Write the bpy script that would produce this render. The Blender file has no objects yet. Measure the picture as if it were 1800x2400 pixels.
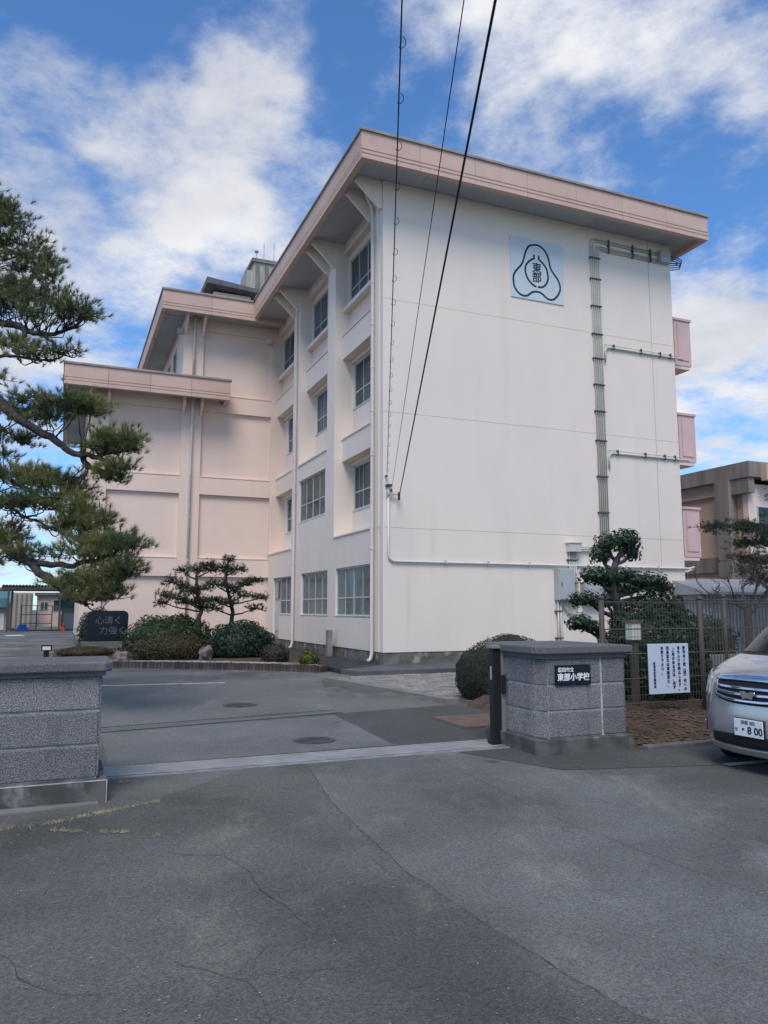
import bpy, math, random
import numpy as np
from mathutils import Vector, Matrix, noise as mnoise

random.seed(7)
RNG = np.random.default_rng(11)
R = math.radians
scene = bpy.context.scene

# ------------------------------------------------------------------ camera
cam_d = bpy.data.cameras.new('camera')
cam = bpy.data.objects.new('camera', cam_d)
scene.collection.objects.link(cam)
cam_d.sensor_fit = 'VERTICAL'
cam_d.sensor_height = 24.0
cam_d.lens = 18.0
cam_d.clip_start = 0.05
cam_d.clip_end = 3000
cam.location = (0, 0, 1.6)
cam.rotation_euler = (R(90) + math.atan(228 / 1800), 0, 0)
scene.camera = cam

# ------------------------------------------------------------------ sky
SUN_EL, SUN_AZ = R(54), R(186)          # azimuth clockwise from +Y
world = bpy.data.worlds.new('World')
scene.world = world
world.use_nodes = True
nt = world.node_tree
nt.nodes.clear()
def wn(t, **k):
    n = nt.nodes.new(t)
    for a, b in k.items():
        setattr(n, a, b)
    return n
L = nt.links.new
sky = wn('ShaderNodeTexSky', sky_type='NISHITA', sun_disc=False, sun_elevation=SUN_EL, sun_rotation=SUN_AZ)
sky.air_density = 1.0
sky.dust_density = 0.3
sky.ozone_density = 2.5
tc = wn('ShaderNodeTexCoord')
sep = wn('ShaderNodeSeparateXYZ')
L(tc.outputs['Generated'], sep.inputs[0])
def m(op, a, b=None, c=None):
    n = wn('ShaderNodeMath', operation=op)
    for i, q in enumerate((a, b, c)):
        if q is None: continue
        if isinstance(q, (int, float)): n.inputs[i].default_value = q
        else: L(q, n.inputs[i])
    return n.outputs[0]
zc = m('MAXIMUM', sep.outputs['Z'], 0.0)
den = m('ADD', zc, 0.16)
cmb = wn('ShaderNodeCombineXYZ')
L(m('DIVIDE', sep.outputs['X'], den), cmb.inputs[0])
L(m('DIVIDE', sep.outputs['Y'], den), cmb.inputs[1])
def cnoise(scale, detail, rough, off, dist=0.0, sx=1.0, sy=1.0, rot=0.0):
    mp = wn('ShaderNodeMapping')
    mp.inputs['Location'].default_value = off
    mp.inputs['Scale'].default_value = (sx, sy, 1)
    mp.inputs['Rotation'].default_value = (0, 0, rot)
    L(cmb.outputs[0], mp.inputs[0])
    n = wn('ShaderNodeTexNoise')
    n.inputs['Scale'].default_value = scale
    n.inputs['Detail'].default_value = detail
    n.inputs['Roughness'].default_value = rough
    n.inputs['Distortion'].default_value = dist
    L(mp.outputs[0], n.inputs['Vector'])
    return n.outputs['Fac']
CLOUD_OFF = (3.3, 1.2, 0.0)
big = cnoise(0.95, 2.0, 0.5, CLOUD_OFF, 0.2)
fine = cnoise(3.4, 12.0, 0.64, (1.7, 4.1, 0.3), 0.10, 1.0, 1.0, 0.6)
wisp = cnoise(11.0, 8.0, 0.62, (0.2, 2.2, 1.3), 0.2, 1.0, 0.95, 0.9)
dens = m('ADD', m('MULTIPLY', big, 0.30), m('MULTIPLY', fine, 1.30))
dens = m('ADD', m('SUBTRACT', dens, 0.20), m('MULTIPLY', wisp, 0.34))
# cloud banks and blue gaps in the part of the sky the photograph shows: (direction, cos of radius, weight)
BLOBS = [((-0.218, 0.825, 0.521), 0.987, 0.20), ((-0.309, 0.833, 0.458), 0.987, 0.20), ((-0.127, 0.771, 0.624), 0.994, 0.22), ((-0.105, 0.864, 0.492), 0.992, 0.14), ((0.202, 0.764, 0.612), 0.987, 0.24), ((0.092, 0.769, 0.633), 0.997, 0.12), ((0.226, 0.834, 0.504), 0.997, 0.14), ((0.406, 0.834, 0.374), 0.992, 0.22), ((0.404, 0.880, 0.252), 0.987, 0.24), ((-0.373, 0.765, 0.526), 0.997, 0.12), ((0.376, 0.761, 0.529), 0.996, 0.12), ((0.291, 0.749, 0.595), 0.995, 0.16), ((-0.367, 0.857, 0.362), 0.987, 0.18), ((-0.196, 0.886, 0.421), 0.992, 0.14), ((-0.364, 0.714, 0.598), 0.991, -0.24), ((-0.278, 0.755, 0.594), 0.995, -0.22), ((-0.005, 0.791, 0.611), 0.996, -0.24), ((0.070, 0.827, 0.557), 0.996, -0.24), ((0.335, 0.797, 0.503), 0.994, -0.24), ((0.261, 0.803, 0.535), 0.998, -0.16), ((-0.026, 0.821, 0.570), 0.998, -0.14), ((-0.405, 0.775, 0.485), 0.998, -0.12), ((-0.402, 0.823, 0.402), 0.998, -0.10), ((0.170, 0.815, 0.554), 0.996, -0.14)]
wv = wn('ShaderNodeTexNoise'); wv.inputs['Scale'].default_value = 3.0; wv.inputs['Detail'].default_value = 4.0
L(tc.outputs['Generated'], wv.inputs['Vector'])
wsub = wn('ShaderNodeVectorMath', operation='SUBTRACT'); L(wv.outputs['Color'], wsub.inputs[0]); wsub.inputs[1].default_value = (0.5, 0.5, 0.5)
wsc = wn('ShaderNodeVectorMath', operation='SCALE'); L(wsub.outputs[0], wsc.inputs[0]); wsc.inputs['Scale'].default_value = 0.35
wad = wn('ShaderNodeVectorMath', operation='ADD'); L(tc.outputs['Generated'], wad.inputs[0]); L(wsc.outputs[0], wad.inputs[1])
wno = wn('ShaderNodeVectorMath', operation='NORMALIZE'); L(wad.outputs[0], wno.inputs[0])
for d_, cr_, w_ in BLOBS:
    dt = wn('ShaderNodeVectorMath', operation='DOT_PRODUCT'); L(wno.outputs[0], dt.inputs[0]); dt.inputs[1].default_value = d_
    q = wn('ShaderNodeMapRange', interpolation_type='SMOOTHSTEP'); L(dt.outputs['Value'], q.inputs[0])
    q.inputs[1].default_value = cr_; q.inputs[2].default_value = 1.0 - (1.0 - cr_) * 0.04; q.inputs[4].default_value = w_ * 0.62
    dens = m('ADD', dens, q.outputs[0])
# thicker towards the horizon, as a real cloud layer is
hor = m('MULTIPLY', m('SUBTRACT', 1.0, m('MINIMUM', m('MULTIPLY', zc, 1.55), 1.0)), 0.16)
dens = m('ADD', dens, hor)
mr = wn('ShaderNodeMapRange', interpolation_type='SMOOTHSTEP')
L(dens, mr.inputs[0])
mr.inputs[1].default_value = 0.66
mr.inputs[2].default_value = 1.18
cover = mr.outputs[0]
shade = cnoise(1.6, 5.0, 0.55, (4.7, 0.6, 2.0), 0.2)
cr = wn('ShaderNodeValToRGB')
cr.color_ramp.elements[0].position = 0.35
cr.color_ramp.elements[0].color = (3.0, 3.15, 3.6, 1)
cr.color_ramp.elements[1].position = 0.66
cr.color_ramp.elements[1].color = (5.0, 5.05, 5.2, 1)
L(shade, cr.inputs[0])
tint = wn('ShaderNodeMix', data_type='RGBA', blend_type='MULTIPLY')
tint.inputs[0].default_value = 1.0
L(sky.outputs[0], tint.inputs[6])
tint.inputs[7].default_value = (0.56, 0.84, 1.10, 1)
mixc = wn('ShaderNodeMix', data_type='RGBA')
L(cover, mixc.inputs[0])
L(tint.outputs[2], mixc.inputs[6])
L(cr.outputs[0], mixc.inputs[7])
bg = wn('ShaderNodeBackground')
bg.inputs['Strength'].default_value = 0.10
L(mixc.outputs[2], bg.inputs['Color'])
wo = wn('ShaderNodeOutputWorld')
L(bg.outputs[0], wo.inputs[0])

# ------------------------------------------------------------------ sun (behind thin cloud)
sd = bpy.data.lights.new('sun', 'SUN')
sd.energy = 1.5
sd.angle = R(30)
sd.color = (1.0, 0.90, 0.77)
sun = bpy.data.objects.new('sun', sd)
scene.collection.objects.link(sun)
sdir = Vector((math.cos(SUN_EL) * math.sin(SUN_AZ), math.cos(SUN_EL) * math.cos(SUN_AZ), math.sin(SUN_EL)))
sun.rotation_euler = sdir.to_track_quat('Z', 'Y').to_euler()

vs = scene.view_settings
vs.view_transform = 'Standard'
vs.look = 'None'
vs.gamma = 1.0
vs.use_curve_mapping = False
vs.exposure = 0.84
scene.cycles.max_bounces = 8
scene.cycles.transparent_max_bounces = 12

# ------------------------------------------------------------------ helpers
col = scene.collection
A = R(22.6)
CA, SA = math.cos(A), math.sin(A)
CX, CY = -0.03, 21.17
def W(u, v, z=0.0):
    """school frame (u along the gable, v along the side front) -> world"""
    return Vector((CX + u * CA - v * SA, CY + u * SA + v * CA, z))
OFF = {}
def tag(o, label=None, cat=None, group=None, kind=None):
    if label: o['label'] = label
    if cat: o['category'] = cat
    if group: o['group'] = group
    if kind: o['kind'] = kind
    return o
def thing(name, label, cat, u, v, z=0.0, group=None, rot=None):
    o = bpy.data.objects.new(name, None)
    o.empty_display_size = 0.2
    col.objects.link(o)
    o.location = W(u, v, z)
    o.rotation_euler = (0, 0, A if rot is None else rot)
    OFF[o.name] = (u, v, z)
    return tag(o, label, cat, group)
def wthing(name, label, cat, loc, rotz=0.0, group=None):
    o = bpy.data.objects.new(name, None)
    o.empty_display_size = 0.2
    col.objects.link(o)
    o.location = loc
    o.rotation_euler = (0, 0, rotz)
    OFF[o.name] = (0, 0, 0)
    return tag(o, label, cat, group)

class MB:
    def __init__(s):
        s.v = []; s.f = []
    def add(s, vs_, fs_):
        b = len(s.v)
        s.v.extend(vs_)
        s.f.extend(tuple(i + b for i in f) for f in fs_)
        return s
    def box(s, x0, x1, y0, y1, z0, z1):
        return s.add([(x0,y0,z0),(x1,y0,z0),(x1,y1,z0),(x0,y1,z0),(x0,y0,z1),(x1,y0,z1),(x1,y1,z1),(x0,y1,z1)],
                     [(0,3,2,1),(4,5,6,7),(0,1,5,4),(1,2,6,5),(2,3,7,6),(3,0,4,7)])
    def quad(s, a, b, c, d):
        return s.add([a,b,c,d], [(0,1,2,3)])
    def prism(s, poly, ax, a0, a1):
        """poly: 2D outline; ax: extrusion axis ('x': poly=(y,z), 'y': poly=(x,z), 'z': poly=(x,y))"""
        n = len(poly)
        def P(p, a):
            return {'x': (a, p[0], p[1]), 'y': (p[0], a, p[1]), 'z': (p[0], p[1], a)}[ax]
        vs_ = [P(p, a0) for p in poly] + [P(p, a1) for p in poly]
        fs_ = [tuple(range(n))[::-1], tuple(range(n, 2 * n))]
        fs_ += [(i, (i + 1) % n, n + (i + 1) % n, n + i) for i in range(n)]
        return s.add(vs_, fs_)
    def tube(s, pts, r, seg=8, cap=True, closed=False):
        pts = [Vector(p) for p in pts]
        n = len(pts)
        rs = list(r) if hasattr(r, '__len__') else [r] * n
        vs_ = []; fs_ = []
        up = None
        for i, p in enumerate(pts):
            if closed: d = pts[(i + 1) % n] - pts[i - 1]
            elif i == 0: d = pts[1] - p
            elif i == n - 1: d = p - pts[i - 1]
            else: d = (pts[i + 1] - p).normalized() + (p - pts[i - 1]).normalized()
            if d.length < 1e-9: d = Vector((0, 0, 1))
            d.normalize()
            if up is None:
                up = Vector((0, 0, 1)) if abs(d.z) < 0.9 else Vector((1, 0, 0))
            a = d.cross(up)
            if a.length < 1e-5:
                up = Vector((0, 1, 0)); a = d.cross(up)
            a.normalize()
            b = a.cross(d).normalized()
            up = b
            for k in range(seg):
                t = 2 * math.pi * k / seg
                q = p + (a * math.cos(t) + b * math.sin(t)) * rs[i]
                vs_.append(tuple(q))
        m_ = n if closed else n - 1
        for i in range(m_):
            j = (i + 1) % n
            for k in range(seg):
                l = (k + 1) % seg
                fs_.append((i * seg + k, i * seg + l, j * seg + l, j * seg + k))
        if cap and not closed:
            fs_.append(tuple(range(seg))[::-1])
            fs_.append(tuple(range((n - 1) * seg, n * seg)))
        return s.add(vs_, fs_)
    def lathe(s, prof, cx, cy, seg=16):
        vs_ = []; fs_ = []
        for r_, z in prof:
            for k in range(seg):
                t = 2 * math.pi * k / seg
                vs_.append((cx + r_ * math.cos(t), cy + r_ * math.sin(t), z))
        for i in range(len(prof) - 1):
            for k in range(seg):
                l = (k + 1) % seg
                fs_.append((i * seg + k, i * seg + l, (i + 1) * seg + l, (i + 1) * seg + k))
        fs_.append(tuple(range(seg))[::-1])
        fs_.append(tuple(range((len(prof) - 1) * seg, len(prof) * seg)))
        return s.add(vs_, fs_)
    def ribbon(s, pts, w, y0, y1, closed=False):
        """flat stroke in the x-z plane, from y0 (front) to y1"""
        n = len(pts); Lf = []; Rt = []
        for i in range(n):
            if closed: a, b = pts[i - 1], pts[(i + 1) % n]
            else: a, b = pts[max(i - 1, 0)], pts[min(i + 1, n - 1)]
            d = Vector((b[0] - a[0], b[1] - a[1])); d.normalize()
            nn = Vector((-d.y, d.x)) * w * 0.5
            Lf.append((pts[i][0] + nn.x, pts[i][1] + nn.y)); Rt.append((pts[i][0] - nn.x, pts[i][1] - nn.y))
        for i in range(n if closed else n - 1):
            j = (i + 1) % n
            a, b, c, d = Lf[i], Lf[j], Rt[j], Rt[i]
            vs_ = [(p[0], y0, p[1]) for p in (a, b, c, d)] + [(p[0], y1, p[1]) for p in (a, b, c, d)]
            s.add(vs_, [(0,1,2,3),(7,6,5,4),(0,4,5,1),(2,6,7,3)])
        return s
    def mesh(s, name, off=(0, 0, 0)):
        me = bpy.data.meshes.new(name)
        if any(off):
            vs_ = [(a - off[0], b - off[1], c - off[2]) for a, b, c in s.v]
        else:
            vs_ = s.v
        me.from_pydata(vs_, [], s.f)
        me.validate()
        return me
    def build(s, name, mt, parent=None, smooth=False, bevel=0.0, kind=None, seg=2):
        off = OFF.get(parent.name, (0, 0, 0)) if parent else (0, 0, 0)
        me = s.mesh(name, off)
        if mt: me.materials.append(mt)
        if smooth:
            me.polygons.foreach_set('use_smooth', [True] * len(me.polygons))
        o = bpy.data.objects.new(name, me)
        col.objects.link(o)
        if parent:
            o.parent = parent
        OFF[o.name] = off
        if bevel:
            b = o.modifiers.new('bevel', 'BEVEL')
            b.width = bevel; b.segments = seg; b.limit_method = 'ANGLE'
        if kind: o['kind'] = kind
        return o
def box(name, mt, parent, x0, x1, y0, y1, z0, z1, bevel=0.0):
    return MB().box(x0, x1, y0, y1, z0, z1).build(name, mt, parent, bevel=bevel)
def holed(mb, a0, a1, z0, z1, holes, emit):
    """fill rectangle (a,z) minus holes with butted boxes"""
    zs = sorted({z0, z1, *[h[2] for h in holes], *[h[3] for h in holes]})
    zs = [z for z in zs if z0 <= z <= z1]
    for zb, zt in zip(zs, zs[1:]):
        cuts = sorted([(max(h[0], a0), min(h[1], a1)) for h in holes if h[2] < zt - 1e-6 and h[3] > zb + 1e-6])
        a = a0
        for c0, c1 in cuts:
            if c0 > a + 1e-6: emit(a, c0, zb, zt)
            a = max(a, c1)
        if a < a1 - 1e-6: emit(a, a1, zb, zt)
def smooth_path(pts, n=6, closed=False):
    out = []; N = len(pts)
    for i in range(N if closed else N - 1):
        p0 = pts[i - 1] if closed or i > 0 else pts[0]
        p1 = pts[i]; p2 = pts[(i + 1) % N]
        p3 = pts[(i + 2) % N] if closed or i + 2 < N else pts[-1]
        for k in range(n):
            t = k / n
            out.append(tuple(0.5 * (2 * b + (c - a) * t + (2 * a - 5 * b + 4 * c - d) * t * t + (3 * b - a - 3 * c + d) * t ** 3)
                             for a, b, c, d in zip(p0, p1, p2, p3)))
    if not closed: out.append(tuple(pts[-1]))
    return out
def text(body, size, mt, parent, pos, name='lettering', bold=0.0, rot=(R(90), 0, 0), ax='CENTER', ay='CENTER', space=1.0, shear=0.0, sx=1.0, ext=0.002):
    cu = bpy.data.curves.new('t', 'FONT')
    cu.body = body; cu.size = size; cu.align_x = ax; cu.align_y = ay
    cu.offset = bold; cu.extrude = ext; cu.space_line = space; cu.shear = shear
    cu.resolution_u = 3
    t = bpy.data.objects.new('t', cu)
    col.objects.link(t)
    dg = bpy.context.evaluated_depsgraph_get()
    dg.update()
    me = bpy.data.meshes.new_from_object(t.evaluated_get(dg))
    bpy.data.objects.remove(t)
    bpy.data.curves.remove(cu)
    me.name = name
    me.materials.clear(); me.materials.append(mt)
    o = bpy.data.objects.new(name, me)
    col.objects.link(o)
    off = OFF.get(parent.name, (0, 0, 0))
    o.parent = parent
    o.location = (pos[0] - off[0], pos[1] - off[1], pos[2] - off[2])
    o.rotation_euler = rot
    o.scale = (sx, 1, 1)
    return o

# ------------------------------------------------------------------ materials
def mat(name, c, rough=0.8, c2=None, scale=2.0, detail=5.0, lo=0.35, hi=0.65, bump=0.0, bscale=60.0, bdist=0.01, metal=0.0,
        stretch=(1, 1, 1), spec=0.3, rnd=0.0, c3=None, scale3=0.5, lo3=0.5, hi3=0.7, st3=(1, 1, 1), clear=0.0, transl=0.0):
    mt = bpy.data.materials.new(name)
    mt.use_nodes = True
    t = mt.node_tree
    b = t.nodes['Principled BSDF']
    b.inputs['Roughness'].default_value = rough
    b.inputs['Metallic'].default_value = metal
    b.inputs['Specular IOR Level'].default_value = spec
    if clear: b.inputs['Coat Weight'].default_value = clear; b.inputs['Coat Roughness'].default_value = 0.04
    N = t.nodes.new
    def K(a, b_): t.links.new(a, b_)
    tcn = N('ShaderNodeTexCoord')
    def noise(sc, det, st, ro=0.55):
        mp = N('ShaderNodeMapping'); mp.inputs['Scale'].default_value = st
        K(tcn.outputs['Object'], mp.inputs[0])
        n = N('ShaderNodeTexNoise'); n.inputs['Scale'].default_value = sc; n.inputs['Detail'].default_value = det
        n.inputs['Roughness'].default_value = ro
        K(mp.outputs[0], n.inputs['Vector'])
        return n.outputs['Fac']
    def ramp(f, l, h):
        q = N('ShaderNodeMapRange'); q.interpolation_type = 'SMOOTHSTEP'
        K(f, q.inputs[0]); q.inputs[1].default_value = l; q.inputs[2].default_value = h
        return q.outputs[0]
    def mix(f, a, b_, bt='MIX'):
        x = N('ShaderNodeMix'); x.data_type = 'RGBA'; x.blend_type = bt
        if isinstance(f, float): x.inputs[0].default_value = f
        else: K(f, x.inputs[0])
        for i, q in ((6, a), (7, b_)):
            if isinstance(q, tuple): x.inputs[i].default_value = (*q, 1)
            else: K(q, x.inputs[i])
        return x.outputs[2]
    cur = None
    if c2:
        cur = mix(ramp(noise(scale, detail, stretch), lo, hi), c, c2)
    if c3:
        cur = mix(ramp(noise(scale3, 6, st3, 0.6), lo3, hi3), cur if cur else c, c3)
    if rnd:
        oi = N('ShaderNodeObjectInfo')
        q = N('ShaderNodeMapRange'); K(oi.outputs['Random'], q.inputs[0]); q.inputs[3].default_value = 1 - rnd; q.inputs[4].default_value = 1 + rnd
        x = N('ShaderNodeVectorMath'); x.operation = 'SCALE'
        if cur: K(cur, x.inputs[0])
        else: x.inputs[0].default_value = c
        K(q.outputs[0], x.inputs['Scale'])
        cur = x.outputs[0]
    if cur: K(cur, b.inputs['Base Color'])
    else: b.inputs['Base Color'].default_value = (*c, 1)
    if bump:
        bn = N('ShaderNodeBump'); bn.inputs['Strength'].default_value = bump; bn.inputs['Distance'].default_value = bdist
        K(noise(bscale, 4, (1, 1, 1)), bn.inputs['Height'])
        K(bn.outputs[0], b.inputs['Normal'])
    if transl:
        tr = N('ShaderNodeBsdfTranslucent')
        if cur: K(cur, tr.inputs[0])
        else: tr.inputs[0].default_value = (*c, 1)
        ms = N('ShaderNodeMixShader'); ms.inputs[0].default_value = transl
        K(b.outputs[0], ms.inputs[1]); K(tr.outputs[0], ms.inputs[2])
        K(ms.outputs[0], t.nodes['Material Output'].inputs[0])
    return mt

M = {}
M['wall'] = mat('pale_pink_paint', (0.788, 0.698, 0.620), 0.85, (0.748, 0.662, 0.587), 0.9, 6, 0.3, 0.75, bump=0.05, bscale=90, stretch=(1, 1, 0.35),
                c3=(0.67, 0.59, 0.52), scale3=1.3, lo3=0.55, hi3=0.86, st3=(1.6, 1.6, 0.12))
M['wing'] = mat('pink_paint', (0.785, 0.63, 0.548), 0.85, (0.745, 0.596, 0.518), 0.8, 6, 0.3, 0.75, bump=0.05, bscale=90,
                c3=(0.62, 0.49, 0.44), scale3=1.2, lo3=0.62, hi3=0.85, st3=(1.6, 1.6, 0.12))
M['peach'] = mat('peach_bounce_tint', (0.78, 0.63, 0.55), 0.85, (0.74, 0.60, 0.53), 0.8, 5, bump=0.04, bscale=90)  # wall colour with the warm bounce light of the recesses mixed in
M['fascia'] = mat('salmon_panel', (0.60, 0.43, 0.355), 0.6, (0.545, 0.39, 0.325), 1.2, 6, 0.3, 0.7, rnd=0.05,
                  c3=(0.44, 0.30, 0.25), scale3=2.0, lo3=0.56, hi3=0.85, st3=(1, 1, 0.25))
M['cap'] = mat('weathered_metal_trim', (0.33, 0.28, 0.25), 0.55, (0.25, 0.22, 0.21), 3, 5, metal=0.0)
M['soffit'] = mat('grey_soffit_board', (0.43, 0.445, 0.47), 0.85, (0.39, 0.405, 0.43), 0.7, 4, rnd=0.05)
M['plinth'] = mat('stained_concrete', (0.20, 0.195, 0.175), 0.9, (0.10, 0.10, 0.09), 1.6, 7, 0.35, 0.62, bump=0.2, bscale=40,
                  c3=(0.33, 0.31, 0.24), scale3=1.6, lo3=0.56, hi3=0.70, st3=(1, 1, 0.8))
M['conc'] = mat('grey_concrete', (0.23, 0.225, 0.215), 0.9, (0.16, 0.16, 0.155), 1.5, 7, 0.3, 0.7, bump=0.15, bscale=60)
M['concdark'] = mat('weathered_dark_concrete', (0.16, 0.155, 0.16), 0.9, (0.10, 0.10, 0.105), 1.2, 7, 0.3, 0.7, stretch=(2, 2, 0.25), bump=0.15, bscale=50)
M['walk'] = mat('walk_concrete', (0.115, 0.117, 0.12), 0.9, (0.075, 0.077, 0.08), 1.3, 7, 0.3, 0.7, bump=0.15, bscale=60)
M['alu'] = mat('window_aluminium', (0.52, 0.60, 0.64), 0.4, (0.46, 0.54, 0.58), 3, 3, metal=0.3)
M['pipe'] = mat('painted_downpipe', (0.69, 0.625, 0.60), 0.55, (0.62, 0.56, 0.54), 2, 4, stretch=(1, 1, 0.3))
M['whitepipe'] = mat('white_pipe', (0.70, 0.68, 0.65), 0.45, (0.62, 0.60, 0.57), 2, 4)
M['conduit'] = mat('cream_conduit', (0.56, 0.57, 0.50), 0.5, (0.48, 0.49, 0.43), 2, 4)
M['clamp'] = mat('dark_clamp', (0.06, 0.06, 0.065), 0.5)
M['greybox'] = mat('grey_cabinet_paint', (0.40, 0.43, 0.44), 0.45, (0.36, 0.39, 0.40), 2, 4)
M['cream'] = mat('cream_box_paint', (0.60, 0.585, 0.52), 0.5, (0.54, 0.53, 0.47), 2, 4)
M['emblempanel'] = mat('pale_blue_panel', (0.57, 0.64, 0.67), 0.6, (0.54, 0.61, 0.64), 1.5, 4)
M['ink'] = mat('dark_blue_paint', (0.018, 0.035, 0.06), 0.6)
M['curtain_green'] = mat('green_grey_curtain', (0.36, 0.50, 0.50), 0.9, (0.22, 0.34, 0.35), 5, 3, stretch=(3, 3, 0.05))
M['curtain_dark'] = mat('dark_interior_blind', (0.17, 0.19, 0.215), 0.9, (0.09, 0.10, 0.12), 4, 3, stretch=(3, 3, 0.05))
M['balcony'] = mat('balcony_pink', (0.66, 0.46, 0.44), 0.7, (0.62, 0.43, 0.41), 1.2, 4)
M['rust'] = mat('brown_steel_plate', (0.17, 0.105, 0.085), 0.7, (0.12, 0.08, 0.07), 3, 6, bump=0.2, bscale=80)
M['iron'] = mat('cast_iron', (0.05, 0.052, 0.055), 0.6, (0.08, 0.08, 0.08), 4, 6, bump=0.2, bscale=80)
M['steel'] = mat('worn_steel_rail', (0.46, 0.48, 0.50), 0.4, (0.30, 0.31, 0.32), 4, 5, metal=0.4)
M['white'] = mat('white_road_paint', (0.70, 0.71, 0.72), 0.8, (0.42, 0.43, 0.44), 6, 7, 0.45, 0.75)
M['stone'] = mat('grey_hammered_granite', (0.31, 0.31, 0.312), 0.9, (0.082, 0.083, 0.086), 105, 5, 0.37, 0.64, bump=1.0, bscale=80, bdist=0.014, rnd=0.17,
                 c3=(0.115, 0.12, 0.118), scale3=3.5, lo3=0.52, hi3=0.80, st3=(2.2, 2.2, 0.45))
M['stonecap'] = mat('dark_granite_coping', (0.165, 0.168, 0.172), 0.85, (0.058, 0.060, 0.066), 100, 5, 0.36, 0.68, bump=0.5, bscale=80, bdist=0.008,
                    c3=(0.19, 0.185, 0.17), scale3=3, lo3=0.55, hi3=0.75)
M['joint'] = mat('pale_mortar', (0.52, 0.51, 0.48), 0.9, (0.30, 0.30, 0.29), 8, 5)
M['pillarplinth'] = mat('stained_cement_render', (0.13, 0.13, 0.125), 0.9, (0.065, 0.067, 0.066), 3, 7, 0.35, 0.62, bump=0.3, bscale=50,
                        c3=(0.235, 0.23, 0.225), scale3=2.6, lo3=0.56, hi3=0.72)
M['plate'] = mat('polished_black_granite', (0.006, 0.012, 0.018), 0.25, (0.012, 0.018, 0.026), 30, 4)
M['letter'] = mat('white_lettering', (0.85, 0.86, 0.86), 0.6)
M['blackmetal'] = mat('black_gate_metal', (0.016, 0.018, 0.022), 0.45)
M['bronze'] = mat('grey_bronze_metal', (0.25, 0.24, 0.225), 0.5, (0.19, 0.18, 0.17), 3, 4)
M['post'] = mat('brown_fence_post', (0.085, 0.072, 0.06), 0.6, (0.065, 0.056, 0.048), 3, 4)
M['wire'] = mat('weathered_fence_wire', (0.095, 0.085, 0.072), 0.6)
M['sign'] = mat('pale_blue_sign_board', (0.55, 0.63, 0.74), 0.5, (0.52, 0.60, 0.71), 3, 4)
M['navy'] = mat('navy_print', (0.015, 0.025, 0.07), 0.7)
M['cable'] = mat('black_cable', (0.012, 0.012, 0.014), 0.6)
M['soil'] = mat('brown_soil', (0.095, 0.068, 0.045), 0.95, (0.05, 0.037, 0.026), 3, 8, 0.35, 0.65, bump=0.6, bscale=18, bdist=0.04,
                c3=(0.15, 0.115, 0.075), scale3=6, lo3=0.55, hi3=0.72)
M['gravel'] = mat('pale_gravel', (0.30, 0.285, 0.255), 0.95, (0.17, 0.165, 0.15), 9, 9, 0.3, 0.68, bump=0.5, bscale=35, bdist=0.02,
                  c3=(0.36, 0.33, 0.26), scale3=0.8, lo3=0.5, hi3=0.7)
M['pebble'] = mat('pebble_grey', (0.33, 0.32, 0.30), 0.9, (0.16, 0.155, 0.15), 2.2, 3, 0.35, 0.65)
M['brick'] = mat('dark_edging_brick', (0.065, 0.05, 0.05), 0.9, (0.10, 0.08, 0.078), 6, 4, rnd=0.35)
M['rock'] = mat('garden_rock', (0.20, 0.18, 0.165), 0.9, (0.06, 0.054, 0.052), 3.5, 8, 0.4, 0.6, bump=0.5, bscale=12, bdist=0.04)
M['bark'] = mat('pine_bark', (0.035, 0.031, 0.031), 0.95, (0.075, 0.068, 0.066), 9, 6, 0.4, 0.65, bump=0.8, bscale=25, bdist=0.02)
M['barkgrey'] = mat('grey_bark', (0.085, 0.078, 0.076), 0.95, (0.045, 0.042, 0.041), 9, 6, bump=0.5, bscale=25)
M['needle'] = mat('pine_needles', (0.118, 0.152, 0.066), 0.55, (0.25, 0.245, 0.085), 1.1, 3, 0.40, 0.66, transl=0.25)
M['needledark'] = mat('dark_pine_needles', (0.030, 0.052, 0.036), 0.6, (0.048, 0.068, 0.036), 1.4, 3, 0.42, 0.68, transl=0.2)
M['leaf'] = mat('glossy_green_leaf', (0.030, 0.062, 0.024), 0.45, (0.055, 0.088, 0.032), 6, 3, 0.4, 0.62, transl=0.2)
M['leafdark'] = mat('dark_topiary_leaf', (0.018, 0.040, 0.024), 0.42, (0.034, 0.062, 0.032), 6, 3, 0.4, 0.62, transl=0.2)
M['leafbrown'] = mat('olive_brown_leaf', (0.052, 0.050, 0.022), 0.6, (0.085, 0.058, 0.032), 5, 3, 0.4, 0.65, transl=0.2)
M['leafred'] = mat('dull_purple_leaf', (0.060, 0.040, 0.044), 0.6, (0.040, 0.042, 0.035), 6, 3, 0.4, 0.65, transl=0.2)
M['leafyellow'] = mat('yellow_green_leaf', (0.13, 0.13, 0.025), 0.6, (0.055, 0.075, 0.025), 7, 3, 0.4, 0.65, transl=0.25)
M['drygrass'] = mat('dry_grass', (0.50, 0.42, 0.27), 0.8, (0.34, 0.28, 0.15), 5, 3, transl=0.2)
M['deadleaf'] = mat('fallen_leaf', (0.16, 0.10, 0.055), 0.8, (0.085, 0.055, 0.035), 4, 3)

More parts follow.
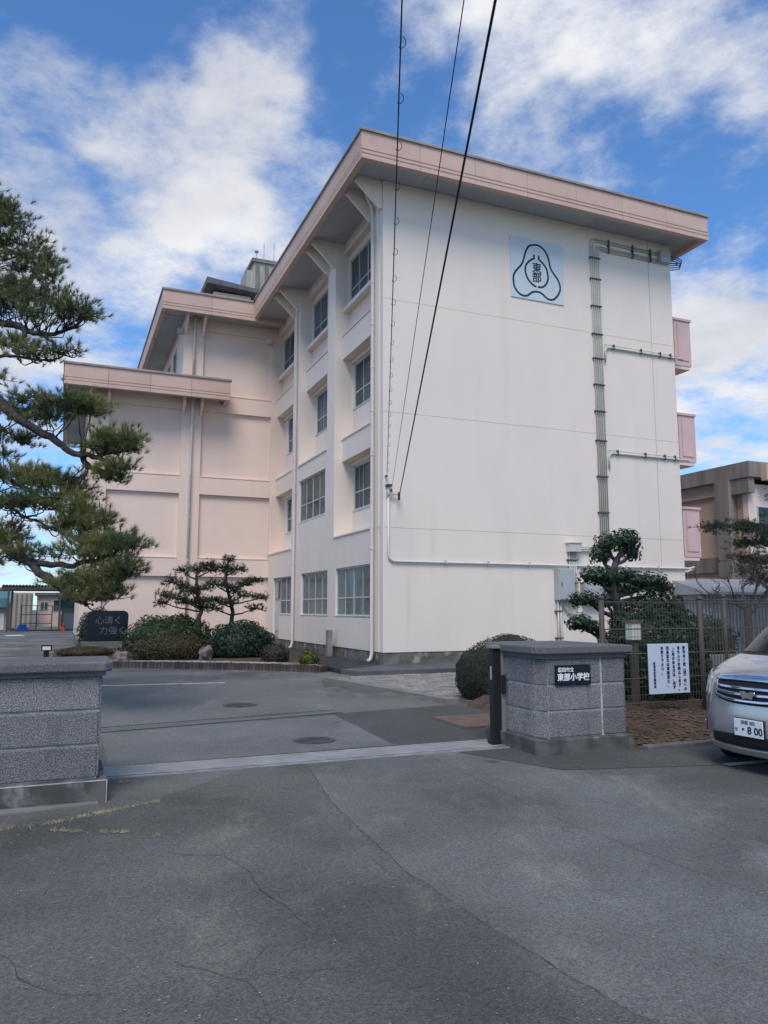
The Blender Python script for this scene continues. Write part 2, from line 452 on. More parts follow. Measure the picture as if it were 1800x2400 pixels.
def glass_mat(name, tint, amt):
    mt = bpy.data.materials.new(name); mt.use_nodes = True
    t = mt.node_tree; t.nodes.clear()
    o = t.nodes.new('ShaderNodeOutputMaterial'); ms = t.nodes.new('ShaderNodeMixShader')
    tr = t.nodes.new('ShaderNodeBsdfTransparent'); tr.inputs[0].default_value = (*tint, 1)
    gl = t.nodes.new('ShaderNodeBsdfGlossy'); gl.inputs[0].default_value = (0.9, 0.95, 1, 1); gl.inputs['Roughness'].default_value = 0.03
    fr = t.nodes.new('ShaderNodeFresnel'); fr.inputs[0].default_value = 1.22
    ad = t.nodes.new('ShaderNodeMath'); ad.operation = 'ADD'; ad.inputs[1].default_value = amt; ad.use_clamp = True
    t.links.new(fr.outputs[0], ad.inputs[0]); t.links.new(ad.outputs[0], ms.inputs[0])
    t.links.new(tr.outputs[0], ms.inputs[1]); t.links.new(gl.outputs[0], ms.inputs[2]); t.links.new(ms.outputs[0], o.inputs[0])
    return mt
M['glass'] = glass_mat('window_glass', (0.72, 0.80, 0.80), 0.03)
def reflect_glass(name, c, c2, fac):
    """window glazing: part clear, part pale colour put in for reflected sky"""
    mt = mat(name, c, 0.12, c2, 2.2, 4, 0.35, 0.65, stretch=(1, 1, 0.25), spec=0.5, rnd=0.3)  # diffuse pane colour stands in for sky reflection and lit curtains
    t_ = mt.node_tree; b_ = t_.nodes['Principled BSDF']
    tr = t_.nodes.new('ShaderNodeBsdfTransparent'); tr.inputs[0].default_value = (0.75, 0.85, 0.85, 1)
    ms = t_.nodes.new('ShaderNodeMixShader'); ms.inputs[0].default_value = fac
    t_.links.new(tr.outputs[0], ms.inputs[1]); t_.links.new(b_.outputs[0], ms.inputs[2])
    t_.links.new(ms.outputs[0], t_.nodes['Material Output'].inputs[0])
    return mt
M['glassgreen'] = reflect_glass('green_reflect_glass', (0.17, 0.25, 0.245), (0.10, 0.165, 0.165), 0.72)
M['glassgrey'] = reflect_glass('grey_window_glass', (0.13, 0.155, 0.17), (0.075, 0.095, 0.11), 0.60)

def asphalt(name, ca, cb, cc, speck):
    mt = bpy.data.materials.new(name); mt.use_nodes = True
    t = mt.node_tree; b = t.nodes['Principled BSDF']
    b.inputs['Roughness'].default_value = 0.88; b.inputs['Specular IOR Level'].default_value = 0.25
    N = t.nodes.new; K = t.links.new
    tcn = N('ShaderNodeTexCoord')
    def noise(sc, det, ro=0.6, st=(1, 1, 1)):
        mp = N('ShaderNodeMapping'); mp.inputs['Scale'].default_value = st; K(tcn.outputs['Object'], mp.inputs[0])
        n = N('ShaderNodeTexNoise'); n.inputs['Scale'].default_value = sc; n.inputs['Detail'].default_value = det; n.inputs['Roughness'].default_value = ro
        K(mp.outputs[0], n.inputs['Vector']); return n.outputs['Fac']
    def ramp(f, l, h):
        q = N('ShaderNodeMapRange'); q.interpolation_type = 'SMOOTHSTEP'; K(f, q.inputs[0]); q.inputs[1].default_value = l; q.inputs[2].default_value = h
        return q.outputs[0]
    def mix(f, a, c, bt='MIX'):
        x = N('ShaderNodeMix'); x.data_type = 'RGBA'; x.blend_type = bt; K(f, x.inputs[0])
        for i, q in ((6, a), (7, c)):
            if isinstance(q, tuple): x.inputs[i].default_value = (*q, 1)
            else: K(q, x.inputs[i])
        return x.outputs[2]
    c_ = mix(ramp(noise(0.42, 5, 0.55), 0.36, 0.66), ca, cb)
    c_ = mix(ramp(noise(0.9, 7, 0.62, (1.6, 0.7, 1)), 0.50, 0.78), c_, cc)
    dk = tuple(x * 0.62 for x in cb)
    c_ = mix(ramp(noise(0.33, 8, 0.66, (1, 1, 1.7)), 0.56, 0.80), c_, dk)
    c_ = mix(ramp(noise(2.6, 8, 0.7), 0.62, 0.86), c_, dk)
    # sparse old oil drips
    vs_ = N('ShaderNodeTexVoronoi'); vs_.inputs['Scale'].default_value = 1.1
    wob_ = N('ShaderNodeTexNoise'); wob_.inputs['Scale'].default_value = 5.0; K(tcn.outputs['Object'], wob_.inputs['Vector'])
    va_ = N('ShaderNodeVectorMath'); va_.operation = 'MULTIPLY_ADD'; K(wob_.outputs['Color'], va_.inputs[0]); va_.inputs[1].default_value = (0.12, 0.12, 0); K(tcn.outputs['Object'], va_.inputs[2])
    K(va_.outputs[0], vs_.inputs['Vector'])
    so_ = N('ShaderNodeSeparateColor'); K(vs_.outputs['Color'], so_.inputs[0])
    o1 = N('ShaderNodeMath'); o1.operation = 'GREATER_THAN'; K(so_.outputs[2], o1.inputs[0]); o1.inputs[1].default_value = 0.55
    o2 = ramp(vs_.outputs['Distance'], 0.11, 0.02)
    o3 = N('ShaderNodeMath'); o3.operation = 'MULTIPLY'; K(o1.outputs[0], o3.inputs[0]); K(o2, o3.inputs[1])
    o4 = N('ShaderNodeMath'); o4.operation = 'MULTIPLY'; K(o3.outputs[0], o4.inputs[0]); o4.inputs[1].default_value = 0.65
    c_ = mix(o4.outputs[0], c_, tuple(x * 0.45 for x in cb))
    # aggregate grains
    vo = N('ShaderNodeTexVoronoi'); vo.inputs['Scale'].default_value = 120; K(tcn.outputs['Object'], vo.inputs['Vector'])
    sx = N('ShaderNodeSeparateColor'); K(vo.outputs['Color'], sx.inputs[0])
    g = N('ShaderNodeMapRange'); K(sx.outputs[0], g.inputs[0]); g.inputs[3].default_value = 1 - speck; g.inputs[4].default_value = 1 + speck
    v2 = N('ShaderNodeVectorMath'); v2.operation = 'SCALE'; K(c_, v2.inputs[0]); K(g.outputs[0], v2.inputs['Scale'])
    n2 = ramp(noise(38, 3, 0.7), 0.30, 0.72)
    g2 = N('ShaderNodeMapRange'); K(n2, g2.inputs[0]); g2.inputs[3].default_value = 0.86; g2.inputs[4].default_value = 1.14
    v3 = N('ShaderNodeVectorMath'); v3.operation = 'SCALE'; K(v2.outputs[0], v3.inputs[0]); K(g2.outputs[0], v3.inputs['Scale'])
    # rare pale stones
    vb = N('ShaderNodeTexVoronoi'); vb.inputs['Scale'].default_value = 33; K(tcn.outputs['Object'], vb.inputs['Vector'])
    sb = N('ShaderNodeSeparateColor'); K(vb.outputs['Color'], sb.inputs[0])
    a1 = N('ShaderNodeMath'); a1.operation = 'GREATER_THAN'; K(sb.outputs[1], a1.inputs[0]); a1.inputs[1].default_value = 0.982
    a2 = N('ShaderNodeMath'); a2.operation = 'LESS_THAN'; K(vb.outputs['Distance'], a2.inputs[0]); a2.inputs[1].default_value = 0.19
    a3 = N('ShaderNodeMath'); a3.operation = 'MULTIPLY'; K(a1.outputs[0], a3.inputs[0]); K(a2.outputs[0], a3.inputs[1])
    fin = mix(a3.outputs[0], v3.outputs[0], (0.30, 0.30, 0.30))
    K(fin, b.inputs['Base Color'])
    bn = N('ShaderNodeBump'); bn.inputs['Strength'].default_value = 0.55; bn.inputs['Distance'].default_value = 0.006
    K(vo.outputs['Distance'], bn.inputs['Height']); K(bn.outputs[0], b.inputs['Normal'])
    return mt
M['asphalt'] = asphalt('old_asphalt', (0.152, 0.159, 0.148), (0.086, 0.091, 0.086), (0.215, 0.221, 0.202), 0.30)
M['asphalt4'] = asphalt('worn_asphalt_lane', (0.126, 0.132, 0.121), (0.068, 0.072, 0.068), (0.190, 0.193, 0.168), 0.32)
M['asphalt2'] = asphalt('dark_asphalt_patch', (0.074, 0.076, 0.072), (0.088, 0.090, 0.085), (0.105, 0.106, 0.10), 0.3)
M['asphalt3'] = asphalt('pale_asphalt_patch', (0.155, 0.164, 0.157), (0.125, 0.133, 0.128), (0.195, 0.202, 0.190), 0.3)
M['sidewalk'] = mat('dark_path_asphalt', (0.045, 0.048, 0.053), 0.8, (0.030, 0.032, 0.036), 1.5, 6, bump=0.2, bscale=80)  # even dark tone for the side path, darker than the front slab
M['paleconc'] = mat('pale_track_concrete', (0.29, 0.295, 0.30), 0.85, (0.22, 0.225, 0.23), 2.5, 7, 0.3, 0.7, bump=0.15, bscale=60, c3=(0.33, 0.31, 0.26), scale3=0.5, lo3=0.55, hi3=0.7)
M['crack'] = mat('dark_crack_fill', (0.060, 0.062, 0.062), 0.95)  # flat dark tone of the cracks and the drain channel
# ================================================================== ground
def sheet(name, mt, pts, z, parent=None, kind='structure'):
    mb = MB()
    mb.add([(*W(u, v, z),) for u, v in pts], [tuple(range(len(pts)))])
    me = mb.mesh(name); me.materials.append(mt)
    o = bpy.data.objects.new(name, me); col.objects.link(o)
    if parent: o.parent = parent
    elif kind: o['kind'] = kind
    return o
gmb = MB()
gmb.add([(-900, -60, 0), (900, -60, 0), (900, 1500, 0), (-900, 1500, 0)], [(0, 1, 2, 3)])
ground = gmb.build('asphalt_ground', M['asphalt'], None, kind='structure')
# patches of other asphalt, 4 mm up
sheet('asphalt_patch', M['asphalt2'], [(-4.55, -8.12), (-2.0, -7.75), (-1.5, -8.9), (-2.9, -11.0), (-4.75, -11.0)], 0.0030, ground)
sheet('asphalt_patch', M['asphalt2'], [(-3.9, -11.65), (-0.2, -11.65), (4.0, -12.6), (4.0, -13.45), (-1.6, -13.35), (-3.4, -12.9)], 0.0040, ground)
sheet('asphalt_patch', M['asphalt3'], [(-7.6, -11.0), (-4.4, -10.95), (-4.2, -8.2), (-7.55, -8.75)], 0.0050, ground)
sheet('asphalt_patch', M['asphalt3'], [(-7.7, -8.2), (-4.0, -7.6), (-2.6, -2.6), (-7.4, -2.2)], 0.0060, ground)
# cracks: narrow jagged strips of black gaps in the surface
def crack(pts, w=0.012, jag=0.03, z=0.0075):
    w *= 0.5
    p3 = []
    for (a, b) in zip(pts, pts[1:]):
        a_, b_ = Vector(a), Vector(b)
        n = max(2, int((b_ - a_).length / 0.07))
        for k in range(n):
            p3.append(a_.lerp(b_, k / n))
    p3.append(Vector(pts[-1]))
    mb = MB(); L_ = []
    ph = random.random() * 50
    for i, p in enumerate(p3):
        d = (p3[min(i + 1, len(p3) - 1)] - p3[max(i - 1, 0)]).normalized()
        nn = Vector((-d.y, d.x))
        off = (mnoise.noise((i * 0.35 + ph, 0, 0)) + 0.6 * mnoise.noise((i * 1.3 + ph, 3, 0))) * jag
        ww = w * (0.25 + 1.1 * abs(mnoise.noise((i * 0.5 + ph, 9, 0)))) * (0.35 if i in (0, len(p3) - 1) else 1)
        q = p + nn * off
        L_.append((q + nn * ww, q - nn * ww))
    for (a, b), (c, d) in zip(L_, L_[1:]):
        mb.quad((a.x, a.y, z), (b.x, b.y, z), (d.x, d.y, z), (c.x, c.y, z))
    return mb.build('crack', M['crack'], ground)
CR = [  # world x,y
 ([(0.46, 8.74), (0.9, 7.5), (1.28, 6.3), (1.74, 5.3), (2.3, 4.2)], .007, .015),
 ([(-0.75, 8.0), (-0.42, 6.6), (0.12, 5.0), (0.55, 4.1), (0.95, 3.35), (1.35, 2.8), (1.65, 2.45)], .009, .02),
 ([(-0.62, 7.3), (-0.45, 6.6)], .006, .03),
 ([(-1.45, 5.3), (-1.05, 5.25), (-0.85, 5.0), (-0.72, 4.65), (-0.5, 4.35), (-0.38, 4.1)], .009, .05),
 ([(-0.1, 5.25), (0.02, 4.95), (-0.08, 4.8)], .005, .03),
 ([(-0.95, 3.75), (-0.75, 3.62), (-0.6, 3.55), (-0.5, 3.4), (-0.46, 3.15), (-0.43, 2.9), (-0.4, 2.65)], .008, .05),
 ([(-0.6, 3.58), (-0.3, 3.66), (0.05, 3.72)], .004, .03),
 ([(-0.52, 4.0), (-0.6, 3.75), (-0.58, 3.6)], .004, .03),
 ([(-1.95, 4.0), (-1.7, 3.7), (-1.5, 3.5), (-1.35, 3.42), (-1.1, 3.44)], .007, .05),
 ([(-2.3, 3.2), (-2.0, 3.3), (-1.7, 3.3)], .004, .03),
 ([(0.6, 4.05), (0.1, 3.95), (-0.4, 4.05)], .004, .02),
 ([(1.35, 2.8), (1.75, 2.95), (2.3, 3.05)], .005, .02),
 ([(0.35, 3.1), (0.6, 2.75), (0.75, 2.5)], .004, .03),
 ([(-3.2, 11.2), (-2.7, 10.0), (-2.0, 9.0), (-1.45, 8.55)], .006, .02),
 ([(-5.2, 14.5), (-4.0, 13.2), (-3.4, 11.9)], .007, .02),
 ([(-4.0, 15.0), (-2.4, 13.2), (-1.6, 12.2)], .007, .02),
 ([(-0.9, 12.2), (-0.1, 10.6), (0.4, 9.8)], .006, .02),
 ([(1.8, 8.2), (3.0, 7.1), (4.5, 6.0)], .006, .02),
 ([(-3.0, 6.0), (-1.9, 6.45), (-1.3, 6.8)], .006, .03),
 ([(-2.3, 4.9), (-1.95, 4.75), (-1.9, 4.5)], .004, .04)]
for pts, w, j in CR:
    crack(pts, w, j)
# older lane left of the long joint
mbp = MB(); lane = [(-1.0, 9.0), (-0.75, 8.0), (-0.42, 6.6), (0.12, 5.0), (0.55, 4.1), (0.95, 3.35), (1.35, 2.8), (1.65, 2.45), (2.9, 0.5), (2.9, -8), (-9, -8), (-9, 3.6), (-3.9, 5.25), (-2.1, 6.3), (-1.75, 7.2)]
mbp.add([(x, y, 0.0028) for x, y in lane], [tuple(range(len(lane)))])
mbp.build('asphalt_lane', M['asphalt4'], ground)
# painted lines
def strip(p0, p1, w, mt, name, z=0.008, parent=ground):
    a, b = W(*p0), W(*p1)
    d = (b - a).normalized(); n = Vector((-d.y, d.x, 0)) * w / 2
    mb = MB(); N_ = 24
    for i in range(N_):
        q0 = a.lerp(b, i / N_); q1 = a.lerp(b, (i + 1) / N_)
        j0 = n * (1 + 0.18 * mnoise.noise((i * 0.8, p0[0], 0))); j1 = n * (1 + 0.18 * mnoise.noise(((i + 1) * 0.8, p0[0], 0)))
        mb.quad(*[(q.x, q.y, z) for q in (q0 + j0, q0 - j0, q1 - j1, q1 + j1)])
    return mb.build(name, mt, parent)
strip((-7.9, -2.0), (-4.73, -2.38), 0.10, M['white'], 'line_marking')
for k in range(5):
    strip((-9.3 - 0.2 * k, 9 + 6.5 * k), (-13.5, 9.3 + 6.5 * k), 0.12, M['white'], 'line_marking')
strip((-11.2, 33), (-10.2, 33.2), 1.6, M['white'], 'line_marking')

# sliding gate track across the entrance
trk = thing('gate_track', 'concrete strip with steel gate rails across the entrance between the stone pillars', 'gate track', -5.4, -11.3)
MB().box(-7.72, -2.95, -11.60, -11.03, -0.05, 0.008).build('concrete_band', M['paleconc'], trk)
for v in (-11.08, -11.50, -11.585):
    MB().box(-7.70, -2.97, v - 0.012, v + 0.012, 0.0, 0.016).build('rail', M['steel'], trk)
MB().box(-7.70, -2.97, -11.56, -11.525, 0.0, 0.0105).build('groove', M['iron'], trk)

# drain grating
ga = math.atan2(0.62, 3.43)
dr = thing('drain_grating', 'narrow steel drain grating crossing the drive behind the gate track', 'drain', -5.8, -8.2, rot=A + ga)
OFF[dr.name] = (0, 0, 0)
MB().box(-1.95, 1.8, -0.13, -0.10, -0.02, 0.010).box(-1.95, 1.8, 0.10, 0.13, -0.02, 0.010).build('frame', M['iron'], dr)
MB().box(-1.95, 1.8, -0.099, 0.099, -0.02, 0.005).build('channel', M['crack'], dr)
bm_ = MB().box(-0.011, 0.011, -0.099, 0.099, 0.0, 0.010).mesh('bar'); bm_.materials.append(M['conc'])
for i in range(83):
    o = bpy.data.objects.new('bar', bm_); col.objects.link(o); o.parent = dr; o.location = (-1.92 + i * 0.0448, 0, 0)

def manhole(u, v, r, label):
    t = thing('manhole_cover', label, 'manhole cover', u, v, 0, 'round iron covers set in the drive')
    MB().lathe([(r, 0.0), (r, 0.008), (r - 0.02, 0.009)], u, v, 28).build('frame', M['iron'], t)
    mb = MB().lathe([(r - 0.03, 0.0), (r - 0.03, 0.013), (r - 0.05, 0.014)], u, v, 28)
    for k in range(-3, 4):
        h = math.sqrt(max(0.0, (r - 0.07) ** 2 - (k * r / 4.2) ** 2))
        mb.box(u - h, u + h, v + k * r / 4.2 - 0.008, v + k * r / 4.2 + 0.008, 0.012, 0.018)
    mb.build('lid', M['iron'], t)
manhole(-5.17, -10.28, 0.27, 'round iron manhole cover nearest the gate track')
manhole(-5.28, -6.48, 0.30, 'round iron manhole cover beyond the drain grating')
t = thing('steel_cover_plate', 'rusty brown square steel plate lying beside the folded gate', 'cover plate', -2.5, -9.6)
MB().box(-2.98, -2.0, -10.13, -9.06, 0.0, 0.022).build('plate', M['rust'], t, bevel=0.004)
MB().box(-3.02, -1.96, -10.17, -9.02, 0.0, 0.009).build('frame', M['iron'], t)

# apron walk round the building
wk = thing('walkway', None, None, 0, 0); tag(wk, kind='structure')
MB().prism([(-1.62, -1.15), (-1.45, -1.95), (0.4, -1.95), (11.5, -1.95), (11.5, 0.05), (0.02, 0.05), (-0.3, -0.3), (-1.2, -1.0)], 'z', -0.2, 0.12).build('concrete_slab', M['walk'], wk, bevel=0.012)
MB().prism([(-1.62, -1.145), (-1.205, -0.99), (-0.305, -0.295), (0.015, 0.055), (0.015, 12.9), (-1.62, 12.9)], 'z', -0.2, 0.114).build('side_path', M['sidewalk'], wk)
# gravel
sheet('gravel_yard', M['gravel'], [(-2.2, -2.2), (-1.5, -7.4), (-1.2, -10.6), (14, -10.6), (14, -1.9), (-1.4, -1.9)], 0.010)
mb = MB()
for (u0, v0), (u1, v1) in [((-2.42, -2.1), (-1.78, -7.2))]:
    mb.prism([(u0, v0), (u0 + 0.26, v0), (u1 + 0.26, v1), (u1, v1)], 'z', -0.05, 0.03)
gs = thing('gutter_edge', None, None, -2, -5); tag(gs, kind='structure')
mb.build('concrete_gutter', M['conc'], gs)
# pebbles, nobody could count them
def scatter(name, mt, n, sampler, smin, smax, kind='stuff', label=None, cat=None, flat=0.55, parent=None):
    mb = MB()
    base = [(1,0,0),(0,1,0),(-1,0,0),(0,-1,0),(0,0,1),(0,0,-1)]
    fs_ = [(0,1,4),(1,2,4),(2,3,4),(3,0,4),(1,0,5),(2,1,5),(3,2,5),(0,3,5)]
    for _ in range(n):
        p = sampler(); s = random.uniform(smin, smax); a = random.random() * 6.28
        ca, sa = math.cos(a), math.sin(a); e = random.uniform(0.6, 1.3)
        mb.add([(p[0] + s * (x * e * ca - y * sa), p[1] + s * (x * e * sa + y * ca), p[2] + s * z * flat) for x, y, z in base], fs_)
    o = mb.build(name, mt, parent, kind=kind)
    return tag(o, label, cat)
def samp_poly(pts, z):
    us = [p[0] for p in pts]; vs_ = [p[1] for p in pts]
    def inside(u, v):
        c = False
        for i in range(len(pts)):
            (a, b), (c2, d) = pts[i - 1], pts[i]
            if (b > v) != (d > v) and u < (c2 - a) * (v - b) / (d - b) + a: c = not c
        return c
    def f():
        while True:
            u = random.uniform(min(us), max(us)); v = random.uniform(min(vs_), max(vs_))
            if inside(u, v):
                p = W(u, v, z(u, v) if callable(z) else z); return p
    return f
scatter('gravel_stones', M['pebble'], 7000, samp_poly([(-2.0, -2.2), (-1.45, -7.3), (3, -7.3), (3, -1.98), (-1.4, -1.98)], 0.013), 0.010, 0.030,
        label='loose pale gravel stones beside the gable wall', cat='gravel')

def samp_fore():
    y = 2.2 + 8.5 * random.random() ** 1.6
    return (random.uniform(-0.6, 0.6) * y * 1.05, y, 0.008)
scatter('loose_grit', M['pebble'], 1400, samp_fore, 0.002, 0.0055, label='fine loose grit scattered over the road surface', cat='grit')
# ================================================================== school building
S = thing('school_building', 'four storey pale pink school building with wide salmon eaves and emblem panel', 'school building', 0, 0)
Z0 = 0.12
ZS = 14.12          # soffit
# gable wall in panels with open joints
zsplit = [0.43, 3.86, 7.16, 10.5, ZS]
usplit = [0.0, 9.79, 10.75]
MB().box(0.03, 10.72, 0.035, 0.32, 0.43, ZS).build('wall', M['wall'], S)
for i in range(4):
    for j in range(2):
        a, b = usplit[j] + (0.012 if j else 0), usplit[j + 1] - (0.0 if j else 0.012)
        MB().box(a, b, 0.0, 0.034, zsplit[i] + (0.004 if i else 0), zsplit[i + 1] - 0.004).build('wall_panel', M['wall'], S)
MB().box(10.45, 10.75, 0.321, 23.5, 0.43, ZS).build('wall', M['wing'], S)      # rear side
MB().box(0.02, 10.73, 0.02, 0.30, -0.1, 0.429).build('plinth', M['plinth'], S)
MB().box(0.02, 0.30, 0.301, 12.9, -0.1, 0.429).build('plinth', M['plinth'], S)
# side front: ground floor and the flush middle bay
mb = MB()
GH = [(0.95, 4.0, 1.4, 2.9), (4.83, 7.9, 1.4, 2.9), (9.25, 11.0, 1.4, 2.88), (11.0, 12.0, 0.43, 2.88)]
holed(mb, 0.35, 12.9, 0.43, 3.9, GH, lambda a, b, c, d: mb.box(0.0, 0.66, a, b, c, d))
mb.build('wall', M['wall'], S)
mb = MB()
holed(mb, 5.02, 8.45, 3.901, 7.0, [(5.18, 8.33, 4.84, 6.41)], lambda a, b, c, d: mb.box(0.006, 0.66, a, b, c, d))
mb.build('wall', M['wall'], S)
# ledges
for (v0, v1, z) in [(0.96, 4.22, 3.9), (9.31, 12.89, 3.9), (5.03, 8.44, 7.0)]:
    MB().box(-0.03, 0.64, v0, v1, z + 0.001, z + 0.05).build('ledge', M['wall'], S)
# recessed back wall of the upper floors
BAYS = [(0.95, 4.23), (5.02, 8.45), (9.30, 12.9)]
mb = MB()
holes3 = []
for b0, b1 in BAYS:
    e = 0.45 if b1 > 12 else 0.06
    holes3 += [(b0 + 0.06, b1 - e, 8.30, 9.84)]
    if b0 != 5.02: holes3 += [(b0 + 0.06, b1 - e, 4.85, 6.32)]
holed(mb, 0.33, 12.9, 3.95, 10.8, holes3, lambda a, b, c, d: mb.box(0.661, 0.86, a, b, c, d))
mb.build('recessed_wall', M['wall'], S)
mb = MB()
holes4 = [(b0 + 0.03, b1 - (0.05 if b1 < 12 else 0.06), 11.87, 13.5) for b0, b1 in BAYS]
holed(mb, 0.33, 12.9, 10.801, ZS, holes4, lambda a, b, c, d: mb.box(0.50, 0.86, a, b, c, d))
mb.build('recessed_wall', M['peach'], S)
# piers
PIERS = [(0.325, 0.95), (4.23, 5.02), (8.45, 9.30)]
for k, (p0, p1) in enumerate(PIERS):
    MB().box(0.0, 0.66, p0, p1, 3.901, ZS).build('pier', M['wall'], S)
    # eave brackets
    for vv in (p0 + 0.02, p1 - 0.11) if k else (0.05, p1 - 0.11):
        MB().prism([(0.0, 13.25), (-0.10, 13.25), (-0.85, 13.98), (-0.85, ZS), (0.0, ZS)], 'y', vv, vv + 0.09).build('eave_bracket', M['wall'], S)
# spandrel bands
for b0, b1 in BAYS:
    MB().box(0.28, 0.66, b0 + 0.001, b1 - 0.001, 10.0, 10.8).build('spandrel', M['wall'], S)
    if b0 != 5.02:
        MB().box(0.28, 0.66, b0 + 0.001, b1 - 0.001, 6.47, 7.2).build('spandrel', M['wall'], S)
        MB().box(0.25, 0.66, b0 + 0.002, b1 - 0.002, 7.201, 7.24).build('ledge', M['wall'], S)
    MB().box(0.25, 0.66, b0 + 0.002, b1 - 0.002, 10.801, 10.84).build('ledge', M['wall'], S)
    MB().box(0.30, 0.499, b0 + 0.001, b1 - 0.001, 13.72, ZS).build('head_beam', M['wall'], S)
    MB().box(0.28, 0.499, b0 + 0.001, b1 - 0.001, 11.66, 11.80).build('sill', M['wall'], S)
    for zz in (9.9, 6.38):
        if zz > 9 or b0 != 5.02:
            MB().box(0.58, 0.66, b0 + 0.001, b1 - 0.001, zz - 0.05, zz + 0.085).build('lintel', M['peach'], S)

def window(parent, uu, v0, v1, z0, z1, cols, trans, curtain, depth=0.06, name='window', frame=None):
    fr = MB()
    t_ = 0.045
    fr.box(uu, uu + depth, v0, v0 + t_, z0, z1).box(uu, uu + depth, v1 - t_, v1, z0, z1)
    fr.box(uu, uu + depth, v0 + t_, v1 - t_, z0, z0 + t_).box(uu, uu + depth, v0 + t_, v1 - t_, z1 - t_, z1)
    n = len(cols) + 1
    cs = [v0 + t_] + [v0 + (v1 - v0) * c for c in cols] + [v1 - t_]
    ztr = z0 + (z1 - z0) * trans
    for k, c in enumerate(cs[1:-1]):
        h = 0.030 if (k % 2 == 1 or len(cols) < 3) else 0.014
        fr.box(uu + 0.008, uu + depth - 0.008, c - h, c + h, z0 + t_, z1 - t_)
    if trans:
        for a, b in zip(cs, cs[1:]):
            fr.box(uu + 0.012, uu + depth - 0.012, a + 0.03, b - 0.03, ztr - 0.022, ztr + 0.022)
    w_ = fr.build(name, frame or M['alu'], parent)
    for a, b in zip(cs, cs[1:]):
        for q0, q1 in ([(z0 + t_, ztr - 0.02), (ztr + 0.02, z1 - t_)] if trans else [(z0 + t_, z1 - t_)]):
            MB().box(uu + 0.028, uu + 0.034, a, b, q0, q1).build('pane', M['glassgreen'] if curtain is M['curtain_green'] else M['glassgrey'], w_)
    if curtain:
        # pleated curtain
        mb = MB(); n = int((v1 - v0) / 0.06)
        for i in range(n):
            a = v0 + (v1 - v0) * i / n; b = v0 + (v1 - v0) * (i + 1) / n
            xa = uu + 0.20 + 0.018 * math.sin(i * 1.9); xb = uu + 0.20 + 0.018 * math.sin((i + 1) * 1.9)
            mb.quad((xa, a, z0 - 0.05), (xb, b, z0 - 0.05), (xb, b, z1 + 0.05), (xa, a, z1 + 0.05))
        mb.build('curtain', curtain, w_, smooth=True)
    MB().box(uu - 0.06, uu, v0 - 0.02, v1 + 0.02, z0 - 0.05, z0 - 0.002).build('window_sill', frame or M['alu'], w_)
    return w_
Q = [0.25, 0.5, 0.75]
window(S, 0.06, 0.95, 4.0, 1.4, 2.9, Q, 0.37, M['curtain_green'])
window(S, 0.06, 4.83, 7.9, 1.4, 2.9, Q, 0.37, M['curtain_green'])
window(S, 0.06, 9.25, 11.0, 1.4, 2.88, [0.5], 0.37, M['curtain_dark'])
window(S, 0.06, 5.18, 8.33, 4.84, 6.41, Q, 0.40, M['curtain_dark'])
for b0, b1 in BAYS:
    e = 0.45 if b1 > 12 else 0.06
    window(S, 0.70, b0 + 0.06, b1 - e, 8.30, 9.84, Q, 0.36, M['curtain_dark'])
    if b0 != 5.02: window(S, 0.70, b0 + 0.06, b1 - e, 4.85, 6.32, Q, 0.40, M['curtain_dark'])
    window(S, 0.54, b0 + 0.03, b1 - (0.05 if b1 < 12 else 0.06), 11.87, 13.5, Q, 0.36, M['curtain_dark'])
# side door
dm = MB().box(0.10, 0.15, 11.0, 12.0, 0.45, 2.86)
door = dm.build('door', M['greybox'], S)
MB().box(0.07, 0.099, 11.12, 11.88, 2.05, 2.75).build('pane', M['glass'], door)
MB().box(0.07, 0.099, 11.12, 11.88, 0.75, 1.9).build('panel', M['alu'], door)
MB().box(0.05, 0.099, 11.04, 11.07, 1.1, 1.3).build('handle', M['clamp'], door)
box('step', M['conc'], S, -0.5, -0.001, 10.8, 12.2, 0.121, 0.30)

# ---- wing
WV = 12.9
PANELS = [(-6.72, -3.84), (-3.01, 0.0)]
mb = MB()
mb.box(-7.5, -3.84, WV + 0.14, WV + 0.4, 0.43, 10.45).box(-3.839, 0.66, WV + 0.14, WV + 0.4, 0.43, ZS)
mb.build('wing_wall', M['wing'], S)
for u0, u1, zt in [(-7.5, -6.70, 10.45), (-3.84, -3.01, ZS)]:
    MB().box(u0, u1, WV - 0.02, WV + 0.139, 0.43, zt).build('pier', M['wing'], S)
for k, (u0, u1) in enumerate(PANELS):
    for z0, z1 in ([(2.95, 3.7), (6.4, 7.13)] + ([(10.0, 10.72), (13.55, ZS)] if k else [(9.98, 10.45)])):
        MB().box(u0 + (0.021 if k == 0 else 0.001), u1 - 0.001, WV, WV + 0.139, z0, z1).build('wall_beam', M['wing'], S)
        MB().box(u0 + 0.022, u1 - 0.002, WV - 0.02, WV + 0.138, z1 + 0.001, z1 + 0.035).build('ledge', M['wing'], S)
MB().box(0.001, 0.66, WV, WV + 0.139, 3.96, ZS).build('wall_beam', M['wing'], S)
MB().box(-7.48, 0.3, WV + 0.02, WV + 0.3, -0.1, 0.429).build('plinth', M['plinth'], S)
MB().box(-7.5, -7.25, WV + 0.401, 24, 0.43, 10.45).build('wing_wall', M['wing'], S)
MB().box(-7.48, -7.25, WV + 0.301, 24, -0.1, 0.429).build('plinth', M['plinth'], S)
mb = MB()
holed(mb, WV + 0.401, 24, 10.45, ZS, [(15.2, 16.6, 11.9, 13.4), (17.4, 18.8, 11.9, 13.4)], lambda a, b, c, d: mb.box(-3.84, -3.6, a, b, c, d))
mb.build('wing_wall', M['wing'], S)
for a in (15.2, 17.4):
    window(S, -3.80, a, a + 1.4, 11.9, 13.4, [0.5], 0.36, M['curtain_dark'])
